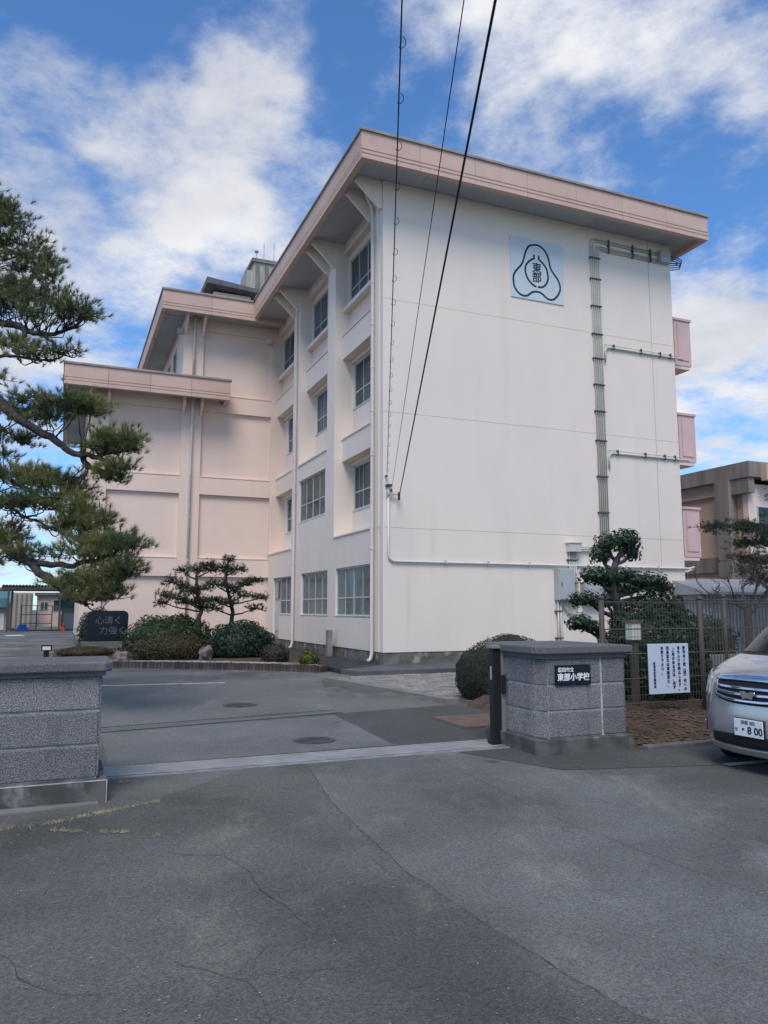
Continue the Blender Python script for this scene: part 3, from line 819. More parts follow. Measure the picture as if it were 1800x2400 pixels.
# ---- eaves
PROF = [(-.12, -.17), (.05, -.17), (.05, -.05), (.02, -.04), (.02, -.01), (.04, 0.0), (.04, .07), (.01, .08), (.01, .11), (.03, .12), (.03, .64), (-.12, .64)]
def eave(zs, line, axis, sign, joint, holder):
    """row of fascia panels. axis 'u': runs along u at fixed v (outward -v); axis 'v': runs along v at fixed u (outward sign*u)"""
    fixed, a0, a1 = line
    n = max(1, round((a1 - a0) / joint)); st = (a1 - a0) / n
    for i in range(n):
        b0 = a0 + i * st + (0.005 if i else 0); b1 = a0 + (i + 1) * st - 0.005
        poly = [(fixed + sign * o, zs + z) for o, z in PROF]
        if axis == 'u': MB().prism(poly, 'x', b0, b1).build('fascia_panel', M['fascia'], holder)
        else: MB().prism(poly, 'y', b0, b1).build('fascia_panel', M['fascia'], holder)
def capstrip(mb, fixed, a0, a1, axis, sign, zs):
    poly = [(fixed + sign * o, zs + z) for o, z in [(-.14, .641), (.08, .641), (.08, .70), (.06, .73), (-.14, .74)]]
    mb.prism(poly, 'x' if axis == 'u' else 'y', a0, a1)
def soffit(holder, u0, u1, v0, v1, zs, nu, nv):
    for i in range(nu):
        for j in range(nv):
            MB().box(u0 + (u1 - u0) * i / nu + 0.004, u0 + (u1 - u0) * (i + 1) / nu - 0.004, v0 + (v1 - v0) * j / nv + 0.004, v0 + (v1 - v0) * (j + 1) / nv - 0.004,
                     zs, zs + 0.02).build('soffit_panel', M['soffit'], holder)
# main roof
RF = MB().box(-0.92, 11.28, -0.92, 23.8, ZS + 0.021, ZS + 0.62).build('roof', M['conc'], S)
eave(ZS, (-1.05, -1.09, 11.44), 'u', -1, 1.9, RF)
eave(ZS, (-1.05, -0.92, 11.70), 'v', -1, 1.9, RF)
eave(ZS, (11.40, -0.92, 23.8), 'v', 1, 2.0, RF)
mb = MB(); capstrip(mb, -1.05, -1.13, 11.48, 'u', -1, ZS); capstrip(mb, -1.05, -0.905, 11.72, 'v', -1, ZS); capstrip(mb, 11.40, -0.905, 23.8, 'v', 1, ZS)
mb.build('eave_cap', M['cap'], RF)
soffit(RF, -0.925, 11.275, -0.925, -0.002, ZS, 6, 1)
soffit(RF, -0.925, -0.002, 0.0, 11.9, ZS, 1, 6)
for b0, b1 in BAYS:
    MB().box(0.0, 0.499, b0 + 0.003, b1 - 0.003, ZS - 0.0, ZS + 0.02).build('soffit_panel', M['soffit'], RF)
soffit(RF, 10.76, 11.275, 0.0, 23.0, ZS, 1, 8)
# wing roof (four storey part)
ZW = ZS - 0.08
RW = MB().box(-4.72, -0.93, 11.98, 24.5, ZW + 0.021, ZW + 0.62).build('roof', M['conc'], S)
eave(ZW, (11.85, -4.89, -0.88), 'u', -1, 1.7, RW)
eave(ZW, (-4.85, 11.98, 24.3), 'v', -1, 2.0, RW)
MB().prism([(11.85 - o, ZW + z) for o, z in PROF[:10]] + [(11.73, ZW + .12)], 'x', -0.879, 0.30).build('fascia_panel', M['fascia'], RW)
mb = MB(); capstrip(mb, 11.85, -4.93, -1.14, 'u', -1, ZW); capstrip(mb, -4.85, 11.995, 24.3, 'v', -1, ZW)
mb.build('eave_cap', M['cap'], RW)
soffit(RW, -4.725, -0.93, 11.975, 12.87, ZW, 2, 1)
soffit(RW, -4.725, -3.845, 12.90, 24.2, ZW, 1, 5)
MB().box(-0.92, 0.66, 11.97, 12.88, ZW + 0.0, ZW + 0.06).build('soffit_panel', M['soffit'], RW)
for uu in (-3.84, -3.11):
    MB().prism([(WV - 0.02, 13.25), (WV - 0.12, 13.25), (WV - 0.75, 13.9), (WV - 0.75, ZW), (WV - 0.02, ZW)], 'x', uu, uu + 0.1).build('eave_bracket', M['wing'], S)
# low wing roof
ZL = 10.45
RL = MB().box(-8.28, -3.85, 11.98, 24.5, ZL + 0.021, ZL + 0.62).build('roof', M['conc'], S)
MB().box(-3.849, -2.15, 11.98, WV - 0.03, ZL + 0.021, ZL + 0.62).build('canopy_end', M['conc'], RL)
eave(ZL, (11.85, -8.46, -2.01), 'u', -1, 1.62, RL)
eave(ZL, (-8.42, 11.98, 24.3), 'v', -1, 2.0, RL)
eave(ZL, (-2.05, 11.98, WV - 0.03), 'v', 1, 2.0, RL)
mb = MB(); capstrip(mb, 11.85, -8.5, -1.97, 'u', -1, ZL); capstrip(mb, -8.42, 11.995, 24.3, 'v', -1, ZL); capstrip(mb, -2.05, 11.995, WV - 0.03, 'v', 1, ZL)
mb.build('eave_cap', M['cap'], RL)
soffit(RL, -8.29, -2.17, 11.975, 12.87, ZL, 4, 1)
soffit(RL, -8.29, -7.505, 12.90, 24.2, ZL, 1, 5)
for uu in (-7.5, -6.80, -3.84, -3.11):
    MB().prism([(WV - 0.02, 9.75), (WV - 0.10, 9.75), (WV - 0.55, 10.2), (WV - 0.55, ZL), (WV - 0.02, ZL)], 'x', uu, uu + 0.1).build('eave_bracket', M['wing'], S)
# roof house and tank tower
ph = MB().box(-1.75, 0.15, 18.2, 22, 14.7, 17.62).build('roof_house', M['wing'], S)
MB().prism([(-2.2, 17.80), (0.45, 17.64), (0.45, 17.84), (-2.2, 18.10)], 'y', 17.6, 22.4).build('roof_slab', M['concdark'], ph)
MB().box(-0.45, 0.1, 18.12, 18.199, 16.2, 17.4).build('window', M['curtain_dark'], ph)
M['tower'] = mat('pale_tower_concrete', (0.42, 0.405, 0.36), 0.9, (0.30, 0.29, 0.26), 1.5, 6, stretch=(2, 2, 0.3))
tw = MB().box(0.35, 1.95, 18.6, 20.4, 14.75, 19.75).build('tank_tower', M['tower'], S)
for uu in (0.45, 0.95, 1.5):
    MB().box(uu, uu + 0.16, 18.5, 18.599, 14.8, 19.6).build('rib', M['conc'], tw)
MB().box(0.25, 2.05, 18.5, 20.5, 19.751, 19.95).build('tower_cap', M['conc'], tw)
MB().box(0.0, 0.349, 18.7, 20.2, 14.8, 19.3).build('ladder_case', M['tower'], tw)
for uu, h in ((0.95, 21.0), (1.5, 21.1), (0.55, 20.5)):
    MB().tube([(uu, 18.9, 19.95), (uu, 18.9, h)], 0.02, 6).build('antenna_rod', M['greybox'], tw)
MB().lathe([(0.10, 20.45), (0.12, 20.5), (0.06, 20.58)], 0.55, 18.9, 10).build('rod_finial', M['greybox'], tw)

# downpipes
def downpipe(pts, clamps, mt, r=0.052):
    o = MB().tube(pts, r, 12).build('downpipe', mt, S, smooth=True)
    for c in clamps:
        MB().tube([(c[0], c[1], c[2] - 0.02), (c[0], c[1], c[2] + 0.02)], r + 0.012, 12).build('pipe_clamp', mt, o)
    return o
downpipe([(-0.30, 0.60, ZS), (-0.25, 0.60, 13.8), (-0.09, 0.60, 13.5), (-0.09, 0.60, 0.35), (-0.13, 0.60, 0.22), (-0.22, 0.60, 0.17)], [(-0.09, 0.6, z) for z in (12.6, 11.2, 9.9, 8.6, 7.3, 6.0, 4.7, 3.3, 2.0)], M['pipe'])
downpipe([(-0.30, 8.66, ZS), (-0.25, 8.66, 13.8), (-0.09, 8.66, 13.5), (-0.09, 8.66, 0.35), (-0.13, 8.66, 0.22), (-0.2, 8.66, 0.16)], [(-0.09, 8.66, z) for z in (12.6, 11.2, 9.9, 8.6, 7.3, 6.0, 4.7, 3.3, 2.0)], M['pipe'])
downpipe([(-3.42, WV - 0.3, ZW), (-3.42, WV - 0.13, 13.6), (-3.42, WV - 0.13, 11.2)], [(-3.42, WV - 0.13, 12.2)], M['pipe'])
downpipe([(-3.42, WV - 0.3, ZL), (-3.42, WV - 0.13, 9.8), (-3.42, WV - 0.13, 0.3)], [(-3.42, WV - 0.13, z) for z in (9.0, 7.2, 5.4, 3.6, 1.9)], M['whitepipe'])
# balconies on the far side
for z0 in (9.92, 6.55, 3.33):
    b = MB().box(10.90, 11.62, 0.12, 14.0, z0, z0 + 1.6).build('balcony', M['balcony'], S)
    MB().box(10.86, 11.66, 0.08, 14.04, z0 + 1.601, z0 + 1.68).build('coping', M['balcony'], b)
    MB().box(11.02, 11.50, 0.098, 0.119, z0 + 0.18, z0 + 0.22).box(11.02, 11.06, 0.098, 0.119, z0 + 0.221, z0 + 1.5).build('panel_trim', M['fascia'], b)
    MB().box(10.751, 11.55, 0.14, 14.0, z0 - 0.12, z0 - 0.001).build('floor_slab', M['wing'], b)
# small fittings on the walls
MB().box(-0.32, -0.06, WV - 0.16, WV - 0.001, 13.3, 13.5).build('wall_speaker', M['whitepipe'], S)
MB().box(-4.12, -3.86, WV + 0.0, WV + 0.2, 13.3, 13.52).build('wall_speaker', M['greybox'], S)

# ---- emblem panel
E_ = thing('emblem_panel', 'pale blue square school emblem panel high on the gable wall', 'emblem', 5.28, 0, 12.2)
MB().box(4.30, 6.27, -0.03, -0.001, 11.24, 13.25).build('panel', M['emblempanel'], E_, bevel=0.006)
OUTL = [(5.19, 13.08), (5.01, 13.02), (4.9, 12.88), (4.83, 12.71), (4.78, 12.54), (4.7, 12.35), (4.58, 12.21), (4.45, 12.05), (4.39, 11.9), (4.39, 11.73), (4.42, 11.57), (4.51, 11.44), (4.64, 11.35), (4.79, 11.33), (4.91, 11.37), (5.05, 11.48), (5.19, 11.53), (5.35, 11.53), (5.48, 11.47), (5.59, 11.39), (5.71, 11.35), (5.85, 11.37), (5.97, 11.47), (6.08, 11.62), (6.13, 11.77), (6.11, 11.92), (6.05, 12.06), (5.93, 12.2), (5.83, 12.32), (5.76, 12.46), (5.73, 12.63), (5.67, 12.81), (5.57, 12.96), (5.43, 13.06), (5.31, 13.09)]
MB().ribbon(smooth_path(OUTL, 4, True), 0.062, -0.036, -0.029, True).build('outline', M['ink'], E_)
LI = [(5.16, 12.62), (5.05, 12.56), (4.93, 12.45), (4.85, 12.33), (4.83, 12.18), (4.86, 12.03), (4.94, 11.88), (5.06, 11.77), (5.15, 11.72), (5.23, 11.7)]
RI = [(5.35, 12.62), (5.45, 12.55), (5.55, 12.46), (5.63, 12.35), (5.66, 12.22), (5.68, 12.06), (5.63, 11.9), (5.53, 11.77), (5.41, 11.71), (5.28, 11.7)]
for p, x in ((LI, 5.165), (RI, 5.345)):
    mb = MB().ribbon(smooth_path(p, 4), 0.062, -0.036, -0.029)
    mb.box(x - 0.031, x + 0.031, -0.0365, -0.0285, 12.60, 12.75)
    mb.build('inner_stroke', M['ink'], E_)
text('東', 0.36, M['ink'], E_, (5.262, -0.034, 12.305), bold=0.006, name='character')
text('部', 0.36, M['ink'], E_, (5.258, -0.034, 11.985), bold=0.006, name='character')

# ---- conduits on the gable
CB = thing('conduit_bundle', 'bundle of five cream conduits climbing the gable wall and turning under the eave', 'conduits', 7.55, 0, 3.8)
for k in range(5):
    uu = 7.37 + 0.078 * k; zt = 13.72 - 0.075 * k
    zt = [13.74, 13.66, 13.50, 13.44, 13.38][k]
    pts = [(uu, -0.05, 3.2)] + [(uu, -0.05, zt - 0.18), (uu + 0.04, -0.05, zt - 0.06), (uu + 0.16, -0.05, zt), (10.25, -0.05, zt)]
    MB().tube(pts, 0.019, 8).build('conduit', M['conduit'], CB, smooth=True)
for z in (13.06, 12.34, 11.41, 10.46, 9.64, 8.77, 7.89, 6.93, 5.77, 4.62):
    MB().box(7.31, 7.73, -0.085, -0.002, z - 0.018, z + 0.018).build('clamp', M['clamp'], CB)
for u in (8.1, 9.1, 9.85):
    MB().box(u - 0.02, u + 0.02, -0.085, -0.002, 13.34, 13.80).build('clamp', M['clamp'], CB)
MB().box(10.2, 10.62, -0.2, -0.002, 13.38, 13.82).build('junction_box', M['greybox'], CB, bevel=0.008)
for k in range(4):
    zt = 13.45 + 0.08 * k; a = 0.18 + 0.03 * k
    MB().tube([(10.6, -0.08, zt), (10.9 + a * 0.4, -0.06, zt + 0.02), (11.0 + a, -0.02, zt - 0.02), (11.02 + a, 0.02, zt - 0.10), (10.9, 0.06, zt - 0.16), (10.74, 0.2, zt - 0.16)], 0.018, 7).build('hanging_loop', M['clamp'], CB, smooth=True)
for z, u1, lab in ((10.07, 10.98, 'upper'), (6.56, 11.0, 'lower')):
    b = thing('branch_conduit', f'{lab} of two cream pipes running sideways from the conduit bundle to the balconies', 'conduit', 9.3, 0, z, 'side branches of the conduits')
    MB().tube([(7.80, -0.05, z - 0.5), (7.80, -0.05, z - 0.14), (7.85, -0.05, z - 0.04), (7.97, -0.05, z), (u1, -0.05, z), (u1 + 0.1, -0.05, z - 0.02)], 0.032, 8).build('pipe', M['conduit'], b, smooth=True)
    MB().tube([(7.76, -0.05, z + 0.09), (u1 - 0.1, -0.05, z + 0.075)], 0.012, 6).build('cable', M['conduit'], b)
    for u in (8.15, 9.27, 10.08, 10.52):
        MB().box(u - 0.02, u + 0.02, -0.09, -0.002, z - 0.05, z + 0.12).build('clamp', M['clamp'], b)
hc = thing('service_conduit', 'long white pipe running low across the gable wall from the cable bracket', 'conduit', 5, 0, 2.9)
MB().tube([(0.14, -0.05, 5.02), (0.14, -0.05, 3.15), (0.17, -0.05, 3.0), (0.30, -0.05, 2.92), (10.9, -0.05, 2.93), (11.1, -0.05, 2.98), (11.16, 0.05, 2.92), (11.0, 0.15, 2.84), (10.7, 0.2, 2.84)], 0.034, 8).build('pipe', M['whitepipe'], hc, smooth=True)
for u in (1.9, 3.3, 4.7, 8.3, 9.6):
    MB().box(u - 0.018, u + 0.018, -0.09, -0.002, 2.87, 2.98).build('clamp', M['greybox'], hc)
MB().box(0.07, 0.22, -0.14, -0.002, 5.0, 5.06).build('pipe_head', M['clamp'], hc)
lp = thing('drain_pipe', 'thick white pipe sticking out past the far end of the gable wall', 'pipe', 9, 0, 2.3)
MB().tube([(7.3, -0.06, 2.34), (11.45, -0.06, 2.34)], 0.05, 10).build('pipe', M['whitepipe'], lp, smooth=True)
eb = thing('electrical_cabinet', 'grey electrical cabinet on the gable wall with conduits entering below', 'cabinet', 5.9, 0, 1.87)
MB().box(5.60, 6.17, -0.26, -0.002, 1.87, 2.82).build('case', M['greybox'], eb, bevel=0.01)
MB().box(5.63, 6.14, -0.275, -0.2605, 1.90, 2.79).build('door', M['greybox'], eb, bevel=0.006)
MB().box(5.68, 5.71, -0.29, -0.2755, 2.28, 2.40).build('handle', M['clamp'], eb)
for k in range(2):
    MB().tube([(5.66 + 0.09 * k, -0.10, 1.87), (5.66 + 0.09 * k, -0.10, 0.12)], 0.03, 8).build('conduit', M['conduit'], eb, smooth=True)
for k in range(5):
    u0 = 5.86 + 0.06 * k
    MB().tube([(u0, -0.1, 1.87), (u0 + 0.02, -0.1, 1.70), (u0 + 0.15, -0.1, 1.52 - 0.03 * k), (u0 + 0.4, -0.08, 1.48 - 0.05 * k), (u0 + 0.75, -0.05, 1.52 - 0.05 * k)], 0.016, 7).build('conduit', M['conduit'], eb, smooth=True)
for z in (1.55, 0.75):
    MB().box(5.58, 5.82, -0.14, -0.002, z - 0.015, z + 0.015).build('clamp', M['clamp'], eb)
jb = thing('junction_box', 'small cream junction box above the electrical cabinet', 'junction box', 6.28, 0, 3.34)
MB().box(6.08, 6.50, -0.22, -0.002, 3.34, 3.60).build('case', M['cream'], jb, bevel=0.01)
MB().box(6.05, 6.53, -0.25, -0.001, 3.601, 3.63).build('lid', M['cream'], jb)
for k in range(4):
    MB().tube([(6.16 + 0.075 * k, -0.06, 3.34), (6.16 + 0.075 * k, -0.06, 1.6)], 0.022, 7).build('conduit', M['conduit'], jb, smooth=True)
for k in range(3):
    MB().tube([(6.5, -0.07, 3.39 + 0.06 * k), (7.45, -0.07, 3.39 + 0.06 * k)], 0.02, 7).build('conduit', M['conduit'], jb, smooth=True)
for z in (3.1, 2.4, 2.0):
    MB().box(6.08, 6.46, -0.10, -0.002, z - 0.015, z + 0.015).build('clamp', M['clamp'], jb)
ub = thing('meter_box', 'white meter box on the gable wall behind the topiary', 'meter box', 6.9, 0, 1.9)
MB().box(6.55, 7.2, -0.24, -0.002, 1.75, 2.4).build('case', M['greybox'], ub, bevel=0.01)
MB().box(6.58, 7.17, -0.252, -0.2405, 1.78, 2.37).build('door', M['greybox'], ub)
# cable bracket and cables
br = thing('cable_bracket', 'small steel bracket holding the overhead cables on the gable wall', 'bracket', 0.4, 0, 4.7)
MB().box(0.10, 0.46, -0.12, -0.09, 4.76, 4.80).box(0.10, 0.13, -0.089, -0.001, 4.70, 4.86).build('arm', M['greybox'], br)
MB().tube([(0.42, -0.16, 4.62), (0.42, -0.16, 4.84)], 0.035, 8).build('insulator', M['clamp'], br)
MB().tube([(0.20, -0.13, 4.84), (0.20, -0.13, 4.92)], 0.03, 8).build('insulator', M['clamp'], br)
MB().tube([(0.08, -0.1, 5.28), (0.08, -0.02, 5.30)], 0.03, 8).build('eye_bolt', M['clamp'], br)
def cable(name, label, a, b, sag, r, mt):
    a = Vector(a); b = Vector(b); b = a + (b - a) * 1.9
    pts = []
    for i in range(41):
        t_ = i / 40; p = a.lerp(b, t_); p.z -= sag * 4 * t_ * (1 - t_); pts.append(p)
    o = MB().tube(pts, r, 6).build(name, mt, None, smooth=True)
    tag(o, label, 'cable')
    return pts
cable('power_cable', 'thick black overhead cable slanting down to the bracket on the gable wall', W(0.42, -0.17, 4.72), (0.99, 6.23, 7.02), 0.05, 0.014, M['cable'])
cable('wire', 'thin overhead wire between the coiled cable and the thick black cable', W(0.20, -0.14, 4.88), (0.71, 6.23, 7.02), 0.05, 0.0055, M['cable'])
hp = W(0.08, -0.1, 5.29)
cw = wthing('telephone_cable', 'overhead cable with curled hanger loops running straight down to the wall corner', 'cable', hp)
a = Vector((0, 0, 0)); b = (Vector((0.16, 6.23, 7.02)) - hp) * 1.9
pts = []
for i in range(41):
    t_ = i / 40; p = a.lerp(b, t_); p.z -= 0.2 * t_ * (1 - t_); pts.append(p)
MB().tube(pts, 0.0075, 6).build('messenger_wire', M['cable'], cw, smooth=True)
nl = 41
for i in range(1, nl):
    t_ = i / nl; p = a.lerp(b, t_); p.z -= 0.2 * t_ * (1 - t_)
    rr = 0.032
    lo = [(p.x + rr * 1.0 * math.sin(q) + rr * 0.5, p.y + 0.10 * (q / 5.0 - 0.5), p.z - rr + rr * math.cos(q) * 1.1) for q in [k * 5.0 / 11 for k in range(12)]]
    MB().tube(lo, 0.0038, 5).build('hanger_loop', M['cable'], cw, smooth=True)
# green standpipe by the wall
sp = thing('standpipe', 'short grey standpipe post with a tap at the foot of the side wall', 'standpipe', -0.26, 3.82, 0.12)
MB().box(-0.34, -0.18, 3.70, 3.93, 0.121, 0.95).build('post', M['bronze'], sp, bevel=0.01)
MB().tube([(-0.26, 3.93, 0.85), (-0.26, 4.06, 0.86), (-0.26, 4.10, 0.80)], 0.015, 7).build('tap', M['steel'], sp)
# ================================================================== gate pillars
def block(parent, x0, x1, y0, y1, z0, z1, name='stone_block'):
    """rough faced ashlar block, slightly cushioned outer faces"""
    return MB().box(x0, x1, y0, y1, z0, z1).build(name, M['stone'], parent, bevel=0.012)
PR = thing('gate_pillar', 'right grey stone gate pillar carrying the black school nameplate', 'gate pillar', -2.56, -11.7)
MB().prism([(-3.21, -12.14), (-3.12, -12.22), (-1.91, -12.22), (-1.91, -11.05), (-3.21, -11.05)], 'z', -0.1, 0.165).build('plinth', M['pillarplinth'], PR, bevel=0.01)
MB().prism([(-3.128, -12.03), (-3.04, -12.150), (-1.985, -12.150), (-1.985, -11.12), (-3.128, -11.12)], 'z', 0.166, 1.045).build('core', M['joint'], PR)
rows = [(0.178, 0.455), (0.472, 0.745), (0.762, 1.042)]
for z0, z1 in rows:
    block(PR, -3.035, -2.322, -12.165, -12.119, z0, z1)          # front, wide
    block(PR, -2.290, -1.975, -12.165, -12.119, z0, z1)          # front, narrow
    # chamfered corner block
    MB().prism([(-3.150, -12.02), (-3.055, -12.165), (-3.01, -12.119), (-3.09, -12.00)], 'z', z0, z1).build('stone_block', M['stone'], PR, bevel=0.006)
    block(PR, -3.145, -3.109, -12.00, -11.53, z0, z1)            # left face
    block(PR, -3.145, -3.109, -11.515, -11.13, z0, z1)
    block(PR, -2.001, -1.965, -12.10, -11.14, z0, z1)            # right face
MB().prism([(-3.21, -12.10), (-3.13, -12.24), (-1.90, -12.24), (-1.90, -11.04), (-3.21, -11.04)], 'z', 1.10, 1.185).build('cap', M['stonecap'], PR, bevel=0.012)
MB().prism([(-3.16, -12.08), (-3.09, -12.19), (-1.95, -12.19), (-1.95, -11.08), (-3.16, -11.08)], 'z', 1.046, 1.099).build('cap_moulding', M['stonecap'], PR)
npl = MB().box(-2.955, -2.475, -12.19, -12.166, 0.75, 0.975).build('nameplate', M['plate'], PR, bevel=0.003)
text('磐田市立', 0.054, M['letter'], npl, (-2.925, -12.193, 0.918), bold=0.0008, ax='LEFT')
text('東部小学校', 0.088, M['letter'], npl, (-2.715, -12.193, 0.834), bold=0.0018)

PL = thing('gate_wall', 'left grey stone gate wall of three rough courses under a dark coping', 'gate wall', -8.9, -12.1)
MB().box(-14.6, -7.69, -12.48, -11.55, -0.1, 0.182).build('plinth', M['pillarplinth'], PL, bevel=0.01)
MB().box(-14.5, -7.772, -12.408, -11.65, 0.183, 1.035).build('core', M['joint'], PL)
for z0, z1 in [(0.195, 0.452), (0.47, 0.738), (0.756, 1.03)]:
    for u0, u1 in ((-14.45, -12.36), (-12.345, -11.1), (-11.085, -10.0), (-9.985, -8.86), (-8.845, -7.775)):
        block(PL, u0, u1, -12.425, -12.379, z0, z1)
    block(PL, -7.801, -7.755, -12.41, -12.02, z0, z1)
    block(PL, -7.801, -7.755, -12.0, -11.66, z0, z1)
MB().prism([(-14.6, -12.5), (-7.74, -12.5), (-7.68, -12.44), (-7.68, -11.56), (-14.6, -11.56)], 'z', 1.075, 1.155).build('coping', M['stonecap'], PL, bevel=0.014)
MB().box(-14.58, -7.73, -12.46, -11.60, 1.036, 1.074).build('coping_moulding', M['stonecap'], PL)
MB().box(-14.6, -7.69, -12.483, -12.4801, 0.172, 0.181).build('mortar_line', M['joint'], PL)
MB().box(-7.692, -7.684, -12.486, -12.478, 0.0, 0.18).build('corner_bead', M['joint'], PL)
ap = thing('concrete_kerb', None, None, -9, -12.6); tag(ap, kind='structure')
MB().prism([(-10.2, -12.80), (-8.2, -12.62), (-7.75, -12.56), (-7.75, -12.481), (-10.2, -12.481)], 'z', -0.05, 0.012).build('kerb_strip', M['conc'], ap)

# folding gate drawn back behind the right pillar
G = thing('folding_gate', 'black and bronze folding gate drawn back behind the right stone pillar', 'gate', -2.6, -11.0)
MB().box(-3.30, -3.19, -11.40, -11.31, 0.06, 1.13).build('end_post', M['blackmetal'], G, bevel=0.006)
MB().box(-3.186, -3.13, -11.42, -11.30, 0.03, 1.17).build('leading_post', M['bronze'], G, bevel=0.008)
MB().box(-3.32, -3.13, -11.43, -11.28, 1.131, 1.172).build('post_cap', M['bronze'], G, bevel=0.006)
MB().box(-3.33, -3.10, -11.42, -11.30, 0.018, 0.06).build('wheel_housing', M['blackmetal'], G, bevel=0.005)
MB().box(-3.305, -3.30, -11.37, -11.345, 0.76, 0.92).build('lock_plate', M['greybox'], G)
MB().box(-3.20, -3.165, -11.47, -11.421, 0.60, 0.82).build('latch_handle', M['blackmetal'], G, bevel=0.006)
for k in range(19):
    u = -3.09 + k * 0.062
    MB().box(u - 0.012, u + 0.012, -11.02 + 0.03 * (k % 2), -10.98 + 0.03 * (k % 2), 0.06, 1.17).build('bar', M['bronze'], G)
for z in (0.2, 0.62, 1.0):
    mb = MB()
    for k in range(18):
        u = -3.09 + k * 0.062; s = 0.08 if k % 2 else -0.08
        mb.tube([(u, -10.985, z - s), (u + 0.062, -10.985, z + s)], 0.008, 5)
    mb.build('lattice', M['bronze'], G)
MB().box(-3.12, -1.95, -11.035, -10.94, 1.171, 1.19).build('top_rail', M['bronze'], G)
MB().box(-3.14, -3.10, -11.30, -10.96, 0.55, 0.60).build('hinge_arm', M['blackmetal'], G)

# ================================================================== soil bank and mesh fence
def bank_z(u, v):
    t_ = min(1.0, max(0.0, (v + 12.25) / 1.3)); s_ = t_ * t_ * (3 - 2 * t_)
    return 0.02 + 0.16 * s_ + 0.045 * mnoise.noise((u * 1.3, v * 1.3, 0)) + 0.02 * mnoise.noise((u * 5, v * 5, 2))
mb = MB(); nu, nv = 70, 44
u0, u1, v0, v1 = -1.88, 7.5, -12.35, -7.9
for j in range(nv + 1):
    for i in range(nu + 1):
        u = u0 + (u1 - u0) * i / nu; v = v0 + (v1 - v0) * j / nv
        z = bank_z(u, v)
        z *= min(1.0, i / 3 + (0.25 if v < -11.0 else 0.0))
        if j == nv or i == nu or (i == 0 and v > -11.0): z = -0.05
        if j == 0: z = 0.005
        mb.v.append(tuple(W(u, v, z)))
for j in range(nv):
    for i in range(nu):
        a = j * (nu + 1) + i; mb.f.append((a, a + 1, a + nu + 2, a + nu + 1))
mb.build('soil_bank', M['soil'], None, smooth=True, kind='structure')
scatter('fallen_leaves', M['deadleaf'], 2600, samp_poly([(-1.8, -12.2), (3.2, -12.25), (3.2, -9.0), (-1.8, -9.0)], lambda u, v: bank_z(u, v) + 0.012), 0.012, 0.035,
        label='brown fallen leaves littering the soil under the mesh fence', cat='leaves', flat=0.2)
scatter('clods', M['soil'], 500, samp_poly([(-1.8, -12.2), (3.2, -12.25), (3.2, -10.0), (-1.8, -10.0)], lambda u, v: bank_z(u, v)), 0.02, 0.06,
        label='lumps of earth and stones on the bank under the fence', cat='soil')
kb = thing('kerb', None, None, 1, -12.5); tag(kb, kind='structure')
for u0, u1, v in ((-1.85, -1.25, -12.38), (-1.24, -0.6, -12.39), (-0.59, 2.0, -12.40), (2.01, 6.0, -12.41)):
    MB().box(u0, u1, v, v + 0.12, -0.05, 0.05).build('kerb_stone', M['concdark'], kb, bevel=0.012)
strip((-1.7, -13.35), (6.5, -13.6), 0.11, M['white'], 'line_marking', 0.009)

FV = -10.8
FN = thing('mesh_fence', 'brown wire mesh fence with round posts on the soil bank beside the pillar', 'fence', 0.5, FV, 0.1)
POSTS = [-1.20, 0.58, 2.36, 4.14, 5.92]
for u in POSTS:
    p = MB().tube([(u, FV, 0.0), (u, FV, 1.74)], 0.036, 12).build('post', M['post'], FN, smooth=True)
    MB().lathe([(0.042, 1.741), (0.046, 1.755), (0.03, 1.785), (0.008, 1.795)], u, FV, 12).build('post_cap', M['post'], p, smooth=True)
for a, b in zip(POSTS, POSTS[1:]):
    mb = MB(); n = int((b - a - 0.08) / 0.05)
    for i in range(n + 1):
        u = a + 0.045 + (b - a - 0.09) * i / n
        mb.tube([(u, FV - 0.008, 0.16), (u, FV - 0.008, 1.70)], 0.0026, 4, cap=False)
    for k in range(14):
        z = 0.18 + k * 0.115
        mb.tube([(a + 0.03, FV, z), (b - 0.03, FV, z)], 0.003, 4, cap=False)
    mb.build('wire_mesh', M['wire'], FN, kind='stuff')
    for z in (0.30, 0.64, 0.98, 1.32, 1.70):
        MB().tube([(a + 0.02, FV - 0.012, z), (b - 0.02, FV - 0.012, z)], 0.0065, 6).build('tension_wire', M['wire'], FN)
# second, picket type fence set back on the right
F2 = thing('picket_fence', 'dark fence of thin upright bars set back behind the parked car', 'fence', 6.0, -6.8, 0.1)
P2 = [3.6, 5.25, 6.9, 8.55, 10.2]
for u in P2:
    p = MB().tube([(u, -6.8, 0.0), (u, -6.8, 1.86)], 0.04, 10).build('post', M['post'], F2, smooth=True)
    MB().lathe([(0.05, 1.861), (0.05, 1.89), (0.02, 1.92)], u, -6.8, 10).build('post_cap', M['post'], p)
for a, b in zip(P2, P2[1:]):
    for z in (0.3, 1.80):
        MB().tube([(a, -6.8, z), (b, -6.8, z)], 0.014, 6).build('rail', M['post'], F2)
    n = int((b - a) / 0.085)
    for i in range(1, n):
        u = a + (b - a) * i / n
        MB().box(u - 0.006, u + 0.006, -6.806, -6.794, 0.2, 1.80).build('picket', M['post'], F2)

